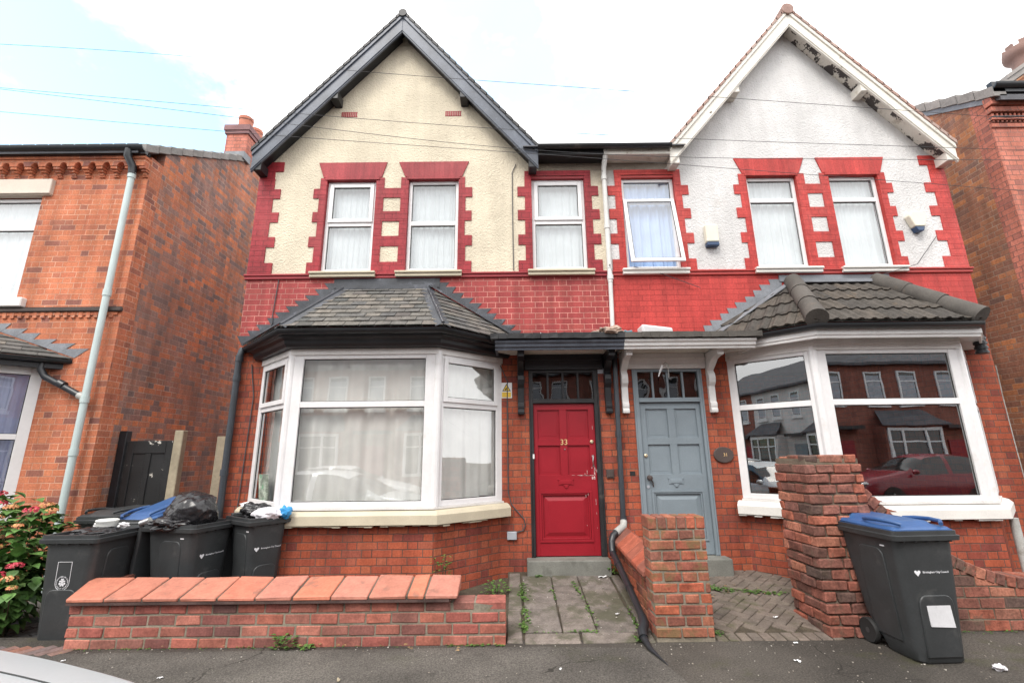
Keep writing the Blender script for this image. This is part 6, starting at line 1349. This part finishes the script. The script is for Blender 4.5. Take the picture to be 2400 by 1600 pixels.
# ------------------------------------------------------------------ cars
def cr(p, t):
    n = len(p)-1; i = min(int(t*n), n-1); f = t*n-i; a = [p[max(i-1, 0)], p[i], p[i+1], p[min(i+2, n)]]
    return tuple(.5*((2*b_)+(-a_+c_)*f+(2*a_-5*b_+4*c_-d_)*f*f+(-a_+3*b_-3*c_+d_)*f**3) for a_, b_, c_, d_ in zip(*a))
def car(label, paint, loc, rz, hs=1.0, name='parked_car', group='cars parked along the road'):
    C_ = thing(name, label, 'car', loc, rz, group)
    # x, z top, shoulder z, half width, half width at top
    st = [(2.12, .50, .44, .45, .30), (2.08, .66, .58, .66, .50), (1.98, .76, .68, .78, .62), (1.75, .84, .76, .84, .70), (1.35, .92, .84, .87, .74), (.95, .98, .90, .88, .76), (.75, 1.02, .92, .885, .76), (.45, 1.18, .94, .89, .70), (.05, 1.39, .95, .89, .64), (-.35, 1.47, .96, .89, .62), (-.9, 1.47, .97, .89, .61), (-1.4, 1.41, .98, .88, .60), (-1.75, 1.26, .98, .87, .60), (-1.98, 1.02, .96, .85, .66), (-2.08, .80, .74, .80, .66), (-2.12, .55, .5, .7, .5)]
    st = [(x, z*(1+(hs-1)*min(1, z)), s*(1+(hs-1)*.8), w, wt) for x, z, s, w, wt in st]; n = 75; rs = []; info = []
    for i in range(n):
        x, zt, zs, w, wt = cr(st, i/(n-1)); zb = .22+.1*max(0, abs(x)-1.7)
        half = [(0, zb), (w*.8, zb), (w*.97, zb+.10), (w, (zs+zb)*.5), (w*.985, zs-.05), (w*.95, zs), (wt+(w*.95-wt)*.45, zs+(zt-zs)*.62), (wt, zs+(zt-zs)*.90), (wt*.55, zt), (0, zt+.012)]
        ring = [(x, -y, z) for y, z in half]+[(x, y, z) for y, z in reversed(half[1:-1])]; rs.append(ring); info.append((x, zt-zs))
    nr = len(rs[0]); body = MB(); win = MB()
    for k in range(n-1):
        x = (info[k][0]+info[k+1][0])/2; tall = min(info[k][1], info[k+1][1])
        for i in range(nr):
            j = (i+1) % nr; q = [rs[k][i], rs[k][j], rs[k+1][j], rs[k+1][i]]; ii = i if i < 9 else nr-1-i
            side = ii == 5 or ii == 6; top = ii in (7, 8)
            g = (side and -1.7 < x < .55 and tall > .22 and not (-.62 < x < -.54)) or (ii == 6 and False) or (top and (.10 < x < .72 or -1.95 < x < -1.5)) 
            (win if g else body).face(q)
    body.face(rs[0]); body.face(rs[-1])
    def weld(m_):
        key = {}; nv = []; mp = []
        for v in m_.v:
            kk = (round(v.x, 4), round(v.y, 4), round(v.z, 4))
            if kk not in key: key[kk] = len(nv); nv.append(v)
            mp.append(key[kk])
        m_.v = nv; fs = []; ms = []
        for f, mi in zip(m_.f, m_.m):
            f2 = []
            for q in f:
                if mp[q] not in f2: f2.append(mp[q])
            if len(f2) > 2: fs.append(f2); ms.append(mi)
        m_.f, m_.m = fs, ms
    weld(body); weld(win)
    body.build('body', M[paint], C_, world=False, smooth=50); win.build('windows', M['carglass'], C_, world=False, smooth=50)
    for s in (-1, 1):
        m_ = MB(); m_.tube([(cr(st, t/60)[0], s*cr(st, t/60)[4]*.80, cr(st, t/60)[2]+(cr(st, t/60)[1]-cr(st, t/60)[2])*.945+.001) for t in range(9, 25)], .0035, 5); m_.build('bonnet_gap', M['seal'], C_, world=False)
    for x in (1.32, -1.30):
        for s in (-1, 1):
            m_ = MB(); m_.lathe([(.20, s*.70), (.31, s*.70), (.325, s*.74), (.325, s*.86), (.31, s*.90), (.21, s*.90)], (x, 0, .325), 28, axis='y'); w_ = m_.build('wheel', M['rubber'], C_, world=False, smooth=40)
            m_ = MB(); m_.lathe([(.21, s*.86), (.19, s*.90), (.06, s*.885), (.0, s*.895)], (x, 0, .325), 20, axis='y')
            for q in range(5): a = q*2*pi/5; m_.tube([(x, s*.895, .325), (x+.19*cos(a), s*.905, .325+.19*sin(a))], .022, 6)
            m_.build('rim', M['chrome'], w_, world=False, smooth=40)
            m_ = MB(); m_.lathe([(.36, s*.60), (.36, s*.893), (.33, s*.896)], (x, 0, .335), 28, axis='y'); m_.build('wheel_arch', M['rubber'], C_, world=False, smooth=40)
    for s in (-1, 1):
        m_ = MB(); m_.ico((1.98, s*.60, .68*hs), 1, 3, 0, None, (.13, .15, .07)); m_.build('headlight', M['chrome'], C_, world=False, smooth=60)
        m_ = MB(); m_.ico((.62, s*.97, 1.0*hs), 1, 3, 0, None, (.08, .10, .07)); m_.build('wing_mirror', M[paint], C_, world=False, smooth=60)
        m_ = MB(); m_.box(-1.98, -1.9, s*.66-.1, s*.66+.1, .76, .92); m_.build('tail_light', M['door33'], C_, world=False, bevel=.02)
    return C_
CAR1 = car('silver car whose bonnet shows at the bottom left corner', 'silver', (-3.28, 1.48, -.12), 0)
car('maroon car parked across the street, mirrored in the right bay', 'maroon', (12.9, -4.2, -.12), pi, 1.12, group='cars parked across the street')
car('white car parked across the street, mirrored in the left bay', 'whitecar', (-5.2, -4.3, -.12), 0, group='cars parked across the street')
car('grey car parked across the street, mirrored in the angled right bay pane', 'silver', (-13.5, -4.2, -.12), 0, group='cars parked across the street')
# ------------------------------------------------------------------ the far side of the street, seen in the window reflections
def opp(x0, wallm, label, bandm=None):
    Y = -9.6; H = thing('terraced_house', label, 'house', (x0+2.6, Y, 0), 0, 'terrace across the street')
    b = MB(); b.box(x0, x0+5.2, Y-6, Y, -.2, 5.6); b.build('wall', M[wallm], H)
    b = MB(); b.prism([(x0, Y+.3, 5.5), (x0, Y+.3, 5.62), (x0, Y-3, 7.6), (x0, Y-6.3, 5.62), (x0, Y-6.3, 5.5)], (5.2, 0, 0)); b.build('roof', M['roofdk'], H)
    for xa, w in ((x0+.5, .85), (x0+2.0, .85), (x0+3.8, .8)):
        b = MB(); b.box(xa-.08, xa+w+.08, Y, Y+.09, 3.58, 3.72); b.build('window_sill', M['upvc'], H)
        b = MB(); z0, z1 = 3.74, 5.2
        for q in ((xa, xa+.07, z0, z1), (xa+w-.07, xa+w, z0, z1), (xa+.07, xa+w-.07, z0, z0+.07), (xa+.07, xa+w-.07, z1-.07, z1), (xa+.07, xa+w-.07, 4.7, 4.76)): b.box(q[0], q[1], Y, Y+.05, q[2], q[3])
        f = b.build('window', M['upvc'], H); b = MB(); b.box(xa+.07, xa+w-.07, Y, Y+.02, z0+.07, z1-.07); b.build('pane', M['carglass'], f)
        b = MB(); b.box(xa+.1, xa+w-.1, Y+.021, Y+.026, z0+.1, z1-.2); b.build('net', M['greybox'], f)
    b = MB(); b.box(x0+.4, x0+3.0, Y, Y+.7, -.2, 2.7); b.build('bay', M[wallm], H)
    b = MB(); b.prism([(x0+.2, Y+.9, 2.7), (x0+3.2, Y+.9, 2.7), (x0+2.7, Y, 3.4), (x0+.7, Y, 3.4)], (0, 0, .05)); b.build('bay_roof', M['roofdk'], H)
    b = MB()
    for q in ((x0+.5, x0+.62, .9, 2.6), (x0+2.78, x0+2.9, .9, 2.6), (x0+1.15, x0+1.25, .9, 2.6), (x0+2.15, x0+2.25, .9, 2.6), (x0+.5, x0+2.9, .8, .92), (x0+.5, x0+2.9, 2.5, 2.62), (x0+.5, x0+2.9, 2.0, 2.06)): b.box(q[0], q[1], Y+.7, Y+.77+random.uniform(0, .004), q[2], q[3])
    f = b.build('window', M['upvc'], H); b = MB(); b.box(x0+.6, x0+2.8, Y+.7, Y+.72, .9, 2.5); b.build('pane', M['carglass'], f)
    b = MB(); b.box(x0+3.7, x0+4.7, Y, Y+.06, -.1, 2.1); b.build('door', M['door33' if wallm == 'oppbrick' else 'door31'], H)
    b = MB(); b.box(x0+3.4, x0+5.0, Y, Y+.5, 2.6, 2.75); b.build('porch', M['black'], H)
    b = MB(); b.box(x0, x0+3.3, Y+2.3, Y+2.5, -.1, .7); b.build('front_wall', M[wallm], H)
    return H
for i, x0 in enumerate([-26, -20.8, -15.6, -10.4, -5.2, 0, 5.2, 10.4, 15.6, 20.8]):
    pale = i in (1, 2)
    opp(x0, 'white_r' if pale else 'oppbrick', 'pale rendered terraced house across the street, seen only mirrored in glass' if pale else 'dark red brick terraced house across the street, seen only mirrored in glass')
lp = thing('lamp_post', 'tall dark lamp post across the street, mirrored in the left bay', 'lamp post', (-8.4, -5.7, 0))
b = MB(); b.tube([(-8.4, -5.7, 0), (-8.4, -5.7, 6.2)], [.09, .06], 12); b.build('column', M['pipeb'], lp); b = MB(); b.tube([(-8.4, -5.7, 6.2), (-8.4, -5.2, 6.45), (-8.4, -4.4, 6.5)], .04, 8); b.build('arm', M['pipeb'], lp); b = MB(); b.box(-8.5, -8.3, -4.6, -4.0, 6.45, 6.55); b.build('lamp_head', M['greybox'], lp, bevel=.03)
